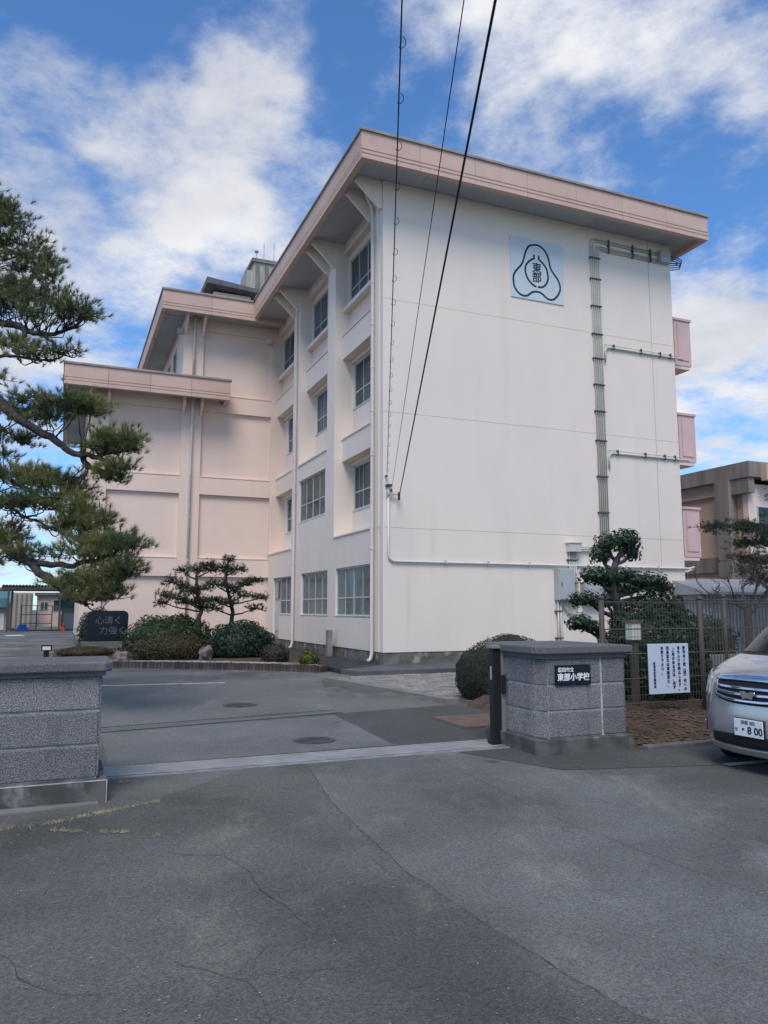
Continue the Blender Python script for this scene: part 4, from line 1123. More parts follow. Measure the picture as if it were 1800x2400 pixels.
# warning sign wired to the fence
SG = thing('notice_board', 'white notice sign with dark blue vertical Japanese text wired to the mesh fence', 'sign', -0.1, -10.86, 0.42)
MB().box(-0.475, 0.255, -10.872, -10.858, 0.42, 1.115).build('board', M['sign'], SG, bevel=0.003)
COLS = [('許可なく校(園)内への', 0.170, 1.075, 0.051), ('立ち入りを禁止します。', 0.070, 1.075, 0.051), ('ご用のある方は、必ず', -0.030, 1.045, 0.051),
        ('職員室又は事務室に、', -0.130, 1.075, 0.051), ('お寄り下さい。', -0.230, 1.075, 0.051)]
def vcol(s, x, ztop, size, step, parent, y):
    body = '\n'.join({'(': '︵', ')': '︶', '。': '。', '、': '、'}.get(c, c) for c in s)
    text(body, size, M['navy'], parent, (x, y, ztop), bold=size * 0.03, ay='TOP', space=step / size)
for s_, x, zt, sz in COLS:
    vcol(s_, x, zt, sz, 0.0575, SG, -10.875)
vcol('磐田市教育委員会', -0.375, 0.86, 0.040, 0.0455, SG, -10.875)
for x in (-0.44, 0.22):
    MB().tube([(x, -10.877, 1.09), (x, -10.80, 1.10)], 0.004, 5).build('wire_tie', M['steel'], SG)

# ================================================================== parked minivan
def car_paint():
    mt = mat('silver_car_paint', (0.52, 0.54, 0.585), 0.22, metal=0.7, clear=1.0, spec=0.5)
    return mt
M['car'] = car_paint()
M['chrome'] = mat('chrome', (0.80, 0.82, 0.84), 0.08, metal=1.0)
M['blackplastic'] = mat('black_plastic', (0.012, 0.012, 0.014), 0.5)
M['tyre'] = mat('tyre_rubber', (0.018, 0.018, 0.018), 0.85)
M['carglass'] = mat('dark_car_glass', (0.012, 0.018, 0.020), 0.04, spec=0.7)
M['lens'] = mat('headlamp_lens', (0.50, 0.53, 0.50), 0.06, (0.30, 0.33, 0.31), 7, 3, metal=0.35, clear=1.0)
M['plateface'] = mat('number_plate_white', (0.70, 0.73, 0.76), 0.5)
M['plategreen'] = mat('number_plate_ink', (0.015, 0.035, 0.04), 0.5)
CARLOC = W(0, 0, 0)  # replaced below
pc = Vector((3.57, 7.70, 0.0))
CR_ = wthing('minivan', 'silver minivan parked at the right edge with its chrome grille facing left', 'car', pc, A + math.pi + R(2))
NF = 33; NSIDE = 10
LCAR = 4.55
def plan(th, w, Lf, n_=2.9):
    sy = math.sin(th); cy = math.cos(th)
    y = w * math.copysign(abs(sy) ** (2 / n_), sy)
    x = -Lf + Lf * abs(cy) ** (2 / n_)
    return x, y
def ring(fx, w, zf, zr, Lf=0.72, rx=0.0, nexp=2.9):
    pts = []
    for i in range(NF):
        th = -math.pi / 2 + math.pi * i / (NF - 1)
        x, y = plan(th, w, Lf, nexp)
        pts.append((x + fx, y, zf))
    xe = -LCAR + rx + 0.25
    x0 = -Lf + fx
    for i in range(1, NSIDE):
        t_ = i / NSIDE
        pts.append((x0 + (xe - x0) * t_, w, zf + (zr - zf) * t_))
    for i in range(9):
        th = math.pi / 2 - math.pi * i / 8
        x, y = plan(th, w, 0.25, 4)
        pts.append((-LCAR + rx - x - 0.0, y, zr))
    for i in range(1, NSIDE):
        t_ = i / NSIDE
        pts.append((xe + (x0 - xe) * t_, -w, zr + (zf - zr) * t_))
    return pts
RINGS = [(-.14, .77, .15, .20, .69, .06), (-.045, .815, .18, .22, .71, .03), (-.01, .838, .28, .31, .72, .0), (0, .845, .46, .46, .72, 0), (-.005, .85, .58, .60, .72, 0),
         (-.02, .85, .68, .75, .72, 0), (-.045, .845, .80, .90, .72, .01), (-.075, .84, .90, 1.0, .71, .02), (-.12, .83, .955, 1.06, .68, .03), (-.19, .815, .99, 1.10, .60, .03),
         (-.36, .80, 1.045, 1.12, .46, .04), (-.54, .785, 1.09, 1.13, .34, .05), (-.70, .775, 1.125, 1.14, .26, .05),
         (-1.02, .745, 1.36, 1.40, .24, .08), (-1.37, .70, 1.60, 1.64, .22, .13), (-1.62, .655, 1.725, 1.74, .22, .18), (-1.85, .58, 1.785, 1.79, .22, .28), (-2.2, .40, 1.82, 1.815, .2, .6)]
rg = [ring(*r_) for r_ in RINGS]
mb = MB(); n = len(rg[0])
for r_ in rg: mb.v.extend(r_)
for k in range(len(rg) - 1):
    for i in range(n):
        j = (i + 1) % n
        mb.f.append((k * n + i, k * n + j, (k + 1) * n + j, (k + 1) * n + i))
mb.f.append(tuple(range((len(rg) - 1) * n, len(rg) * n)))
mb.f.append(tuple(range(n))[::-1])
body = mb.build('body', M['car'], CR_, smooth=True)
def rz(z):
    """(front offset, half width, nose length) of the shell at height z"""
    for a, b in zip(RINGS, RINGS[1:]):
        if a[2] <= z <= b[2]:
            t_ = (z - a[2]) / (b[2] - a[2])
            return tuple(a[i] + (b[i] - a[i]) * t_ for i in (0, 1, 4))
    return RINGS[-1][0], RINGS[-1][1], RINGS[-1][4]
def skin(th, z, off):
    fx, w, Lf = rz(z)
    x, y = plan(th, w, Lf)
    x2, y2 = plan(th + 0.01, w, Lf)
    d = Vector((x2 - x, y2 - y)); nn = Vector((d.y, -d.x))
    if nn.length > 0: nn.normalize()
    return (x + fx + nn.x * off, y + nn.y * off, z)
def y2th(y, z):
    w = rz(z)[1]
    s_ = min(1.0, abs(y) / w) ** (2.9 / 2)
    return math.copysign(math.asin(min(1.0, s_)), y)
def patch(name, mt, th0, th1, zfun, off, parent, nt_=24, nz=4, thick=None):
    """patch on the nose: th0..th1 ; zfun(th)->(z0,z1)"""
    mb = MB()
    for i in range(nt_ + 1):
        th = th0 + (th1 - th0) * i / nt_
        za, zb = zfun(th)
        for k in range(nz + 1):
            mb.v.append(skin(th, za + (zb - za) * k / nz, off))
    for i in range(nt_):
        for k in range(nz):
            a = i * (nz + 1) + k
            mb.f.append((a, a + nz + 1, a + nz + 2, a + 1))
    o = mb.build(name, mt, parent, smooth=True)
    if thick:
        s_ = o.modifiers.new('solid', 'SOLIDIFY'); s_.thickness = thick; s_.offset = 0
    return o
TG = y2th(0.43, 0.8)
gr = patch('grille', M['blackplastic'], -TG, TG, lambda t: (0.665 + 0.05 * (t / TG) ** 2, 0.905 - 0.01 * (t / TG) ** 2), 0.006, CR_, thick=0.01)
for zc_, h in ((0.700, 0.012), (0.762, 0.013), (0.822, 0.012)):
    patch('grille_bar', M['chrome'], -TG * 0.97, TG * 0.97, lambda t, z=zc_, h=h: (z - h + 0.045 * (t / TG) ** 2 * (0.85 - z) / 0.15, z + h + 0.045 * (t / TG) ** 2 * (0.85 - z) / 0.15), 0.022, gr, thick=0.012)
patch('grille_top_trim', M['chrome'], -TG * 1.05, TG * 1.05, lambda t: (0.893 - 0.01 * (t / TG) ** 2, 0.943 - 0.012 * (t / TG) ** 2), 0.016, gr, thick=0.012)
for s in (-1, 1):
    patch('grille_side_trim', M['chrome'], s * TG * 1.0, s * TG * 1.06, lambda t: (0.72, 0.935), 0.014, gr, nt_=3, thick=0.01)
# badge: a plain shield of two chrome wings
bp = MB()
for s in (-1, 1):
    bp.prism([(0.0, 0.735), (s * 0.055, 0.725), (s * 0.085, 0.795), (s * 0.045, 0.80), (0.0, 0.785)], 'x', 0.0, 0.012)
badge = bp.build('badge', M['chrome'], CR_)
badge.location = (0.005, 0, 0)
lower = patch('lower_intake', M['blackplastic'], -y2th(0.50, 0.33), y2th(0.50, 0.33), lambda t: (0.255 + 0.03 * abs(t), 0.375 - 0.03 * abs(t)), 0.005, CR_, thick=0.01)
patch('lower_trim', M['chrome'], -y2th(0.58, 0.24), y2th(0.58, 0.24), lambda t: (0.222 + 0.03 * abs(t), 0.243 + 0.03 * abs(t)), 0.010, CR_, thick=0.01)
for s in (-1, 1):
    ta, tb = s * y2th(0.575, 0.8), s * math.radians(89)
    hl = patch('headlamp', M['lens'], ta, tb, lambda t, ta=ta, tb=tb: (0.685 + 0.03 * abs((t - ta) / (tb - ta)), 0.93 + 0.055 * abs((t - ta) / (tb - ta))), 0.007, CR_, thick=0.01)
    cx, cy, cz = skin((ta + tb) / 2, 0.81, 0.012)
    patch('reflector', M['chrome'], ta + (tb - ta) * 0.30, ta + (tb - ta) * 0.52, lambda t: (0.76, 0.86), 0.013, hl, nt_=8)
    patch('indicator', M['lens'], ta + (tb - ta) * 0.62, ta + (tb - ta) * 0.9, lambda t: (0.745, 0.79), 0.014, hl, nt_=8)
    f0, f1 = s * y2th(0.70, 0.36), s * math.radians(72)
    fg = patch('fog_recess', M['blackplastic'], f0, f1, lambda t: (0.335, 0.455), 0.004, CR_, nt_=10, thick=0.006)
    patch('fog_ring', M['chrome'], f0 + (f1 - f0) * 0.1, f0 + (f1 - f0) * 0.35, lambda t: (0.35, 0.44), 0.010, fg, nt_=4, thick=0.006)
# number plate
npo = MB().box(0.012, 0.024, -0.165, 0.165, 0.365, 0.53).build('number_plate', M['plateface'], CR_, bevel=0.004)
MB().box(0.0, 0.0115, -0.172, 0.172, 0.358, 0.537).build('plate_bracket', M['blackplastic'], npo)
rotp = (R(90), 0, R(90))
text('浜松 502', 0.044, M['plategreen'], npo, (0.0255, 0.0, 0.497), rot=rotp, bold=0.0006, ext=0.001)
text('・8 00', 0.098, M['plategreen'], npo, (0.0255, 0.028, 0.425), rot=rotp, bold=0.0025, ext=0.001)
text('せ', 0.040, M['plategreen'], npo, (0.0255, -0.138, 0.425), rot=rotp, bold=0.0006, ext=0.001)
# glass
def band(name, k0, k1, i0, i1, off, sh=0.0):
    mb = MB(); rows_ = []
    for t_ in [0, 0.25, 0.5, 0.75, 1.0]:
        kk = k0 + (k1 - k0) * t_; a = int(math.floor(kk)); b = min(a + 1, len(rg) - 1); f_ = kk - a
        rows_.append([Vector(rg[a][i]).lerp(Vector(rg[b][i]), f_) for i in range(i0, i1 + 1)])
    m_ = i1 - i0 + 1
    for r_ in rows_:
        for p in r_:
            c = Vector((-2.4, 0, p.z - 0.25)); d = (p - c); d.z *= 1.2; d.normalize()
            mb.v.append(tuple(p + d * off))
    for k in range(len(rows_) - 1):
        for i in range(m_ - 1):
            mb.f.append((k * m_ + i, k * m_ + i + 1, (k + 1) * m_ + i + 1, (k + 1) * m_ + i))
    return mb.build(name, M['carglass'], CR_, smooth=True)
band('windscreen', 12.08, 14.9, 4, NF - 5, 0.008)
band('cowl', 11.75, 12.07, 4, NF - 5, 0.006).data.materials[0] = M['blackplastic']
for i0 in (NF + 0, NF + 3, NF + 6):
    band('side_window', 12.25, 14.5, i0, i0 + 2, 0.006)
off2 = NF + NSIDE - 1 + 9
for i0 in (off2, off2 + 3, off2 + 6):
    band('side_window', 12.25, 14.5, i0, i0 + 2, 0.006)
band('rear_window', 12.25, 14.3, NF + NSIDE, NF + NSIDE + 6, 0.006)
for sx, sy in ((-0.80, 1), (-0.80, -1), (-3.62, 1), (-3.62, -1)):
    arch = MB(); arch.tube([(sx, sy * 0.70, 0.31), (sx, sy * 0.856, 0.31)], 0.36, 28).build('wheel_arch', M['blackplastic'], CR_)
    w_ = MB().tube([(sx, sy * 0.66, 0.31), (sx, sy * 0.68, 0.31), (sx, sy * 0.84, 0.31), (sx, sy * 0.862, 0.31)], [0.27, 0.31, 0.31, 0.275], 28).build('wheel', M['tyre'], CR_, smooth=True)
    MB().tube([(sx, sy * 0.80, 0.31), (sx, sy * 0.868, 0.31)], 0.20, 24).build('rim', M['greybox'], w_)
    for k in range(5):
        a_ = k * 2 * math.pi / 5
        MB().tube([(sx + 0.03 * math.cos(a_), sy * 0.872, 0.31 + 0.03 * math.sin(a_)), (sx + 0.18 * math.cos(a_), sy * 0.872, 0.31 + 0.18 * math.sin(a_))], 0.018, 6).build('spoke', M['steel'], w_)
for s in (-1, 1):
    MB().tube([(-1.38, s * 0.76, 1.16), (-1.36, s * 0.86, 1.20), (-1.35, s * 0.93, 1.22)], [0.03, 0.08, 0.05], 10).build('wing_mirror', M['car'], CR_, smooth=True)
for s in (-1, 1):
    MB().tube([(-0.73, s * 0.35, 1.135), (-0.80, s * 0.05, 1.20), (-0.83, s * -0.1, 1.22)], 0.008, 5).build('wiper', M['blackplastic'], CR_)
# ================================================================== planting
def np_mesh(name, verts, faces, mt, parent=None, kind=None, off=(0, 0, 0)):
    me = bpy.data.meshes.new(name)
    verts = np.asarray(verts, dtype=np.float32) - np.asarray(off, dtype=np.float32)
    nf, k = faces.shape
    me.vertices.add(len(verts)); me.vertices.foreach_set('co', verts.ravel())
    me.loops.add(nf * k); me.loops.foreach_set('vertex_index', faces.ravel().astype(np.int32))
    me.polygons.add(nf)
    me.polygons.foreach_set('loop_start', np.arange(0, nf * k, k, dtype=np.int32))
    me.polygons.foreach_set('loop_total', np.full(nf, k, dtype=np.int32))
    me.update(calc_edges=True)
    me.materials.append(mt)
    o = bpy.data.objects.new(name, me); col.objects.link(o)
    if parent: o.parent = parent
    if kind: o['kind'] = kind
    return o
def unit(a):
    return a / np.maximum(np.linalg.norm(a, axis=1, keepdims=True), 1e-9)
def needles(pos, dirs, per, length, width, spread):
    """tufts of needles: pos (n,3), dirs (n,3)"""
    n = len(pos)
    P_ = np.repeat(pos, per, axis=0); D = np.repeat(dirs, per, axis=0)
    d = unit(D + RNG.normal(0, spread, (n * per, 3)))
    ln = length * RNG.uniform(0.65, 1.15, (n * per, 1))
    side = unit(np.cross(d, RNG.normal(0, 1, (n * per, 3))))
    base = P_ - D * length * RNG.uniform(0.0, 0.5, (n * per, 1))
    w = width * RNG.uniform(0.7, 1.2, (n * per, 1))
    a = base - side * w * 0.5; b = base + side * w * 0.5; c = base + d * ln
    V_ = np.stack([a, b, c], 1).reshape(-1, 3)
    return V_, np.arange(len(V_)).reshape(-1, 3)
def leaves(pos, nrm, size, aspect=0.5, jit=0.6):
    n = len(pos)
    nn = unit(nrm + RNG.normal(0, jit, (n, 3)))
    t1 = unit(np.cross(nn, RNG.normal(0, 1, (n, 3)))); t2 = np.cross(nn, t1)
    s = size * RNG.uniform(0.6, 1.3, (n, 1))
    a = pos - t1 * s; b = pos + t2 * s * aspect + nn * s * 0.12; c = pos + t1 * s; d = pos - t2 * s * aspect + nn * s * 0.12
    V_ = np.stack([a, b, c, d], 1).reshape(-1, 3)
    return V_, np.arange(len(V_)).reshape(-1, 4)
def lumpy(c, r, n, shell=0.28, flat_bottom=-0.9, lump=0.16, seed=0):
    """points in the outer shell of an uneven ellipsoid, with outward normals"""
    d = unit(RNG.normal(0, 1, (int(n * 1.7), 3)))
    d = d[d[:, 2] > flat_bottom][:n]
    k = np.array([1 + lump * (mnoise.noise(tuple(q * 2.2 + seed)) + 0.6 * mnoise.noise(tuple(q * 5.1 + seed * 2))) for q in d])[:, None]
    rad = k * (1 - shell * RNG.random((len(d), 1)) ** 1.6)
    return np.asarray(c) + d * np.asarray(r) * rad, d / np.asarray(r)
def core(c, r, name, mt, parent, seed=0, scale=0.78):
    mb = MB(); nu, nv = 20, 12
    for j in range(nv + 1):
        ph = math.pi * j / nv
        for i in range(nu):
            th = 2 * math.pi * i / nu
            d = Vector((math.sin(ph) * math.cos(th), math.sin(ph) * math.sin(th), math.cos(ph)))
            k = scale * (1 + 0.16 * (mnoise.noise(d * 2.2 + Vector((seed,) * 3)) + 0.6 * mnoise.noise(d * 5.1 + Vector((seed * 2,) * 3))))
            mb.v.append((c[0] + d.x * r[0] * k, c[1] + d.y * r[1] * k, c[2] + d.z * r[2] * k))
    for j in range(nv):
        for i in range(nu):
            l = (i + 1) % nu
            mb.f.append((j * nu + i, (j + 1) * nu + i, (j + 1) * nu + l, j * nu + l))
    return mb.build(name, mt, parent, smooth=True)
def shrub(name, label, u, v, z, r, mt, n, size, aspect=0.5, lump=0.16, group=None, stem=True, cat='shrub', fb=-0.55, shell=0.28, cs=0.80):
    t_ = thing(name, label, cat, u, v, z, group)
    OFF[t_.name] = (0, 0, 0)
    seed = random.random() * 20
    c = (0, 0, r[2] * 0.55)
    p, nrm = lumpy(c, r, n, shell=shell, lump=lump, seed=seed, flat_bottom=fb)
    keep = p[:, 2] > 0.0
    V_, F_ = leaves(p[keep], nrm[keep], size, aspect)
    np_mesh('foliage', V_, F_, mt, t_)
    core(c, r, 'inner_foliage', mt, t_, seed, cs)
    if stem:
        mb = MB()
        for k in range(5):
            a_ = k * 1.3; mb.tube([(0.05 * math.cos(a_), 0.05 * math.sin(a_), -0.15), (0.3 * r[0] * math.cos(a_), 0.3 * r[1] * math.sin(a_), r[2] * 0.5)], [0.03, 0.012], 6)
        mb.build('stems', M['barkgrey'], t_)
    return t_
# ---- big black pine at the left
PB=[
(0.11,0.02,[(-6.81, 12.3, 5.52),(-6.26, 12.17, 5.09),(-5.72, 12.04, 4.63),(-5.13, 11.91, 4.3),(-4.77, 11.79, 4.03),(-4.39, 11.66, 3.95),(-3.92, 11.53, 3.99),(-3.67, 11.4, 4.02)]),
(0.06,0.012,[(-4.63, 11.9, 4.07),(-4.52, 11.82, 3.87),(-4.27, 11.75, 3.73),(-4.05, 11.68, 3.68),(-3.86, 11.6, 3.61)]),
(0.03,0.01,[(-4.45, 11.8, 3.98),(-4.08, 11.6, 3.83),(-3.77, 11.4, 3.79)]),
(0.05,0.012,[(-5.98, 12.6, 4.77),(-5.59, 12.23, 4.87),(-5.06, 11.87, 4.83),(-4.55, 11.5, 4.76)]),
(0.13,0.03,[(-6.65, 12.3, 3.13),(-6.1, 12.14, 2.77),(-5.48, 11.98, 2.36),(-4.97, 11.82, 2.03),(-4.64, 11.66, 1.82),(-4.3, 11.5, 1.66)]),
(0.06,0.012,[(-5.46, 12.0, 2.35),(-4.92, 11.84, 2.27),(-4.36, 11.68, 2.31),(-4.03, 11.52, 2.39),(-3.74, 11.36, 2.49),(-3.55, 11.2, 2.51)]),
(0.04,0.012,[(-4.85, 11.7, 2.01),(-4.36, 11.53, 2.05),(-3.89, 11.37, 2.12),(-3.57, 11.2, 2.19)]),
(0.04,0.012,[(-4.66, 11.7, 1.82),(-4.23, 11.5, 1.78),(-3.85, 11.3, 1.86)]),
(0.1,0.02,[(-7.17, 12.8, 6.92),(-6.58, 12.64, 6.54),(-6.02, 12.48, 6.34),(-5.63, 12.32, 6.15),(-5.17, 12.16, 6.12),(-4.78, 12.0, 6.29)]),
(0.05,0.01,[(-5.9, 12.4, 6.29),(-5.9, 12.3, 5.99),(-5.93, 12.2, 5.8),(-5.58, 12.1, 5.73),(-5.38, 12.0, 5.54)]),
(0.03,0.008,[(-5.62, 12.3, 6.14),(-5.3, 12.2, 5.96),(-5.21, 12.1, 5.77),(-4.98, 12.0, 5.72)]),
(0.06,0.01,[(-7.23, 13.0, 7.52),(-6.77, 12.92, 7.4),(-6.31, 12.83, 7.23),(-6.04, 12.75, 6.99),(-6.0, 12.67, 7.25),(-5.77, 12.58, 7.42),(-5.5, 12.5, 7.5)]),
(0.05,0.01,[(-7.49, 13.2, 8.59),(-6.92, 13.1, 8.36),(-6.56, 13.0, 7.91),(-6.18, 12.9, 7.84),(-5.93, 12.8, 7.9)]),
(0.03,0.008,[(-7.57, 13.3, 8.91),(-7.06, 13.17, 8.66),(-6.74, 13.03, 8.59),(-6.47, 12.9, 8.59)]),
(0.07,0.015,[(-6.89, 12.6, 4.34),(-6.33, 12.48, 3.88),(-5.8, 12.36, 3.59),(-5.28, 12.24, 3.31),(-4.77, 12.12, 2.96),(-4.43, 12.0, 2.8)]),
(0.05,0.01,[(-6.6, 12.4, 3.91),(-6.05, 12.28, 3.35),(-5.68, 12.15, 3.11),(-5.25, 12.03, 2.95),(-4.9, 11.9, 2.79)]),
(0.05,0.01,[(-7.14, 12.9, 5.79),(-6.52, 12.65, 5.43),(-6.23, 12.4, 5.33)]),
(0.04,0.01,[(-6.78, 12.6, 5.05),(-6.38, 12.47, 4.74),(-6.07, 12.33, 4.47),(-5.66, 12.2, 4.36)]),
(0.05,0.012,[(-7.07, 12.7, 6.22),(-6.52, 12.6, 5.9),(-6.08, 12.5, 5.82),(-5.48, 12.4, 5.73),(-5.14, 12.3, 5.77)]),
]
PP=[
(-6.83, 13.0, 8.79,0.27,0.31,45),
(-6.68, 13.0, 8.52,0.31,0.20,50),
(-6.31, 12.9, 8.08,0.48,0.33,95),
(-5.99, 12.7, 7.64,0.38,0.27,60),
(-5.75, 12.6, 7.55,0.19,0.14,28),
(-6.53, 12.9, 7.65,0.39,0.23,45),
(-6.44, 12.7, 7.05,0.46,0.29,75),
(-5.8, 12.5, 7.09,0.47,0.30,85),
(-5.5, 12.3, 6.8,0.44,0.22,75),
(-6.17, 12.5, 6.68,0.53,0.23,85),
(-5.01, 12.0, 6.42,0.33,0.20,70),
(-4.82, 11.9, 6.39,0.16,0.11,25),
(-5.51, 12.2, 6.36,0.44,0.16,50),
(-6.15, 12.3, 5.99,0.41,0.26,65),
(-5.54, 12.1, 5.73,0.40,0.12,45),
(-5.01, 12.0, 5.75,0.16,0.10,20),
(-6.35, 12.4, 5.43,0.19,0.16,22),
(-6.05, 12.4, 4.8,0.31,0.21,50),
(-5.77, 12.2, 4.96,0.21,0.16,26),
(-4.81, 11.7, 4.79,0.44,0.21,120),
(-4.48, 11.6, 4.7,0.24,0.20,50),
(-5.26, 12.0, 4.66,0.40,0.20,75),
(-3.96, 11.4, 4.18,0.29,0.16,90),
(-3.73, 11.35, 4.06,0.15,0.12,32),
(-4.23, 11.5, 4.06,0.29,0.14,55),
(-3.8, 11.4, 3.73,0.18,0.12,40),
(-3.99, 11.5, 3.61,0.22,0.10,40),
(-6.1, 12.4, 4.41,0.37,0.19,50),
(-6.27, 12.4, 4.1,0.26,0.15,30),
(-5.79, 12.3, 3.77,0.56,0.25,130),
(-5.13, 12.1, 3.62,0.40,0.23,90),
(-4.82, 12.0, 3.42,0.29,0.22,60),
(-5.37, 12.1, 3.29,0.51,0.16,85),
(-6.01, 12.2, 3.26,0.37,0.22,55),
(-4.48, 11.8, 3.1,0.34,0.24,100),
(-4.25, 11.7, 2.91,0.21,0.21,55),
(-4.9, 11.9, 2.93,0.36,0.17,60),
(-5.87, 12.3, 2.72,0.44,0.19,80),
(-6.11, 12.3, 2.9,0.30,0.19,40),
(-4.38, 11.7, 2.66,0.42,0.16,80),
(-3.96, 11.4, 2.6,0.29,0.16,65),
(-3.55, 11.2, 2.51,0.15,0.08,26),
(-5.21, 12.0, 2.47,0.45,0.12,50),
(-4.2, 11.5, 2.43,0.49,0.15,85),
(-3.74, 11.3, 2.18,0.29,0.15,75),
(-4.21, 11.5, 2.09,0.49,0.17,95),
(-4.56, 11.6, 1.95,0.35,0.15,55),
(-4.23, 11.5, 1.78,0.38,0.12,60),
(-3.88, 11.4, 1.9,0.22,0.10,35),
(-5.91, 12.2, 2.34,0.29,0.13,28),
]
BP = wthing('pine_tree', 'large black pine reaching in from the left edge with layered branches', 'pine tree', (-7.6, 12.9, 0))
bo = np.array((-7.6 + 0.13, 12.9, 0))
def wob(pts, amp, n=5, seed=0.0):
    sp = smooth_path([tuple(p) for p in pts], n)
    out = []
    for i, p in enumerate(sp):
        out.append((p[0] + amp * mnoise.noise((i * 0.45 + seed, 1.7, 0)), p[1] + amp * mnoise.noise((i * 0.45 + seed, 7.7, 3)), p[2] + amp * mnoise.noise((i * 0.45 + seed, 4.2, 8))))
    return out
tmb = MB()
tr_pts = wob([(0, 0, -0.2), (0.12, -0.1, 1.2), (-0.1, -0.1, 2.6), (0.15, -0.3, 4.2), (0.0, -0.2, 5.6), (0.25, -0.1, 7.0), (0.3, 0.1, 8.4), (0.35, 0.0, 9.2)], 0.06, 5)
tmb.tube(tr_pts, [0.30 - 0.26 * i / (len(tr_pts) - 1) for i in range(len(tr_pts))], 12)
tmb.build('trunk', M['bark'], BP, smooth=True)
trunk_at = lambda z: min(tr_pts, key=lambda p: abs(p[2] - z))
allpts = []
for k, (r0, r1, pts) in enumerate(PB):
    pl_ = [tuple(np.array(p) - bo) for p in pts]
    if k in (0, 4, 8, 11, 12, 13, 14, 15, 16, 17, 18):
        q = pl_[0]; tz = trunk_at(q[2] + 0.1)
        pl_ = [tz, tuple((np.array(tz) + np.array(q)) / 2 + np.array((0, 0, 0.08)))] + pl_
        rs0 = r0 * 1.15
    else: rs0 = r0
    sp = wob(pl_, 0.05, 6, k * 3.1)
    tp = [rs0 + (r1 - rs0) * (i / (len(sp) - 1)) ** 0.8 for i in range(len(sp))]
    MB().tube(sp, tp, 9).build('branch', M['bark'], BP, smooth=True)
    allpts += sp
# the side away from the drive
BACK = []
for k in range(16):
    z_ = 3.6 + 0.34 * k; a_ = 1.7 + 0.8 * math.sin(k * 2.4); ln = 2.6 - 0.10 * k
    tz = np.array(trunk_at(z_)); e_ = tz + np.array((math.cos(a_ + 1.3) * ln, math.sin(a_ + 1.3) * ln * 0.9, 0.25))
    if e_[0] > 0.6: e_[0] = -e_[0]
    sp = wob([tuple(tz), tuple((tz + e_) / 2 + np.array((0, 0, 0.12))), tuple(e_)], 0.10, 6, k * 5.3)
    MB().tube(sp, [0.07 - 0.055 * i / (len(sp) - 1) for i in range(len(sp))], 8).build('branch', M['bark'], BP, smooth=True)
    allpts += sp
    for f_ in (0.55, 0.8, 1.0):
        c_ = tz + (e_ - tz) * f_ + bo
        BACK.append((c_[0], c_[1], c_[2] + 0.12, 0.48, 0.2, 38))
PP = PP + BACK + [(-7.2, 12.9, 9.2, 0.5, 0.3, 60), (-7.0, 12.8, 8.7, 0.6, 0.3, 60), (-7.5, 12.9, 8.4, 0.6, 0.3, 60)]
AP = np.array(allpts)
tw_ = MB(); tp_ = []; td_ = []
for k, (x, y, z, rx, rz_, n) in enumerate(PP):
    c = np.array((x, y, z)) - bo
    near = AP[np.argsort(((AP - c) ** 2).sum(1))[:10]]
    # secondary shoots fan out through the pad
    nsec = max(4, n // 7)
    shoots = []
    for q in range(nsec):
        a_ = RNG.uniform(0, 2 * math.pi); rr = RNG.uniform(0.35, 1.0)
        e = c + np.array((math.cos(a_) * rx * rr, math.sin(a_) * rx * 0.8 * rr, rz_ * RNG.uniform(-0.42, 0.30)))
        s_ = near[RNG.integers(0, len(near))]
        mid = (s_ + e) / 2 + RNG.normal(0, 0.06, 3) + np.array((0, 0, -0.05))
        sp = wob([tuple(s_), tuple(mid), tuple(e)], 0.05, 4, q * 1.7 + k)
        tw_.tube(sp, [0.013 - 0.008 * i / (len(sp) - 1) for i in range(len(sp))], 5, cap=False)
        shoots.append(e)
    shoots = np.array(shoots)
    for q in range(int(n * 1.75)):
        s_ = shoots[RNG.integers(0, len(shoots))]
        e = s_ + np.array((RNG.normal(0, 0.14), RNG.normal(0, 0.14), abs(RNG.normal(0, 0.09)) - 0.02))
        out = (e - c); out[2] = 0
        d = np.array((0, 0, 1.0)) + out / max(rx, 0.05) * 0.55 + RNG.normal(0, 0.25, 3)
        tp_.append(e); td_.append(d)
        if q % 2 == 0: tw_.tube([tuple(s_), tuple((s_ + e) / 2 + np.array((0, 0, -0.02))), tuple(e)], [0.006, 0.005, 0.004], 4, cap=False)
tw_.build('twigs', M['bark'], BP, kind='stuff')
V_, F_ = needles(np.array(tp_), unit(np.array(td_)), 36, 0.122, 0.0062, 0.55)
np_mesh('needles', V_, F_, M['needle'], BP)

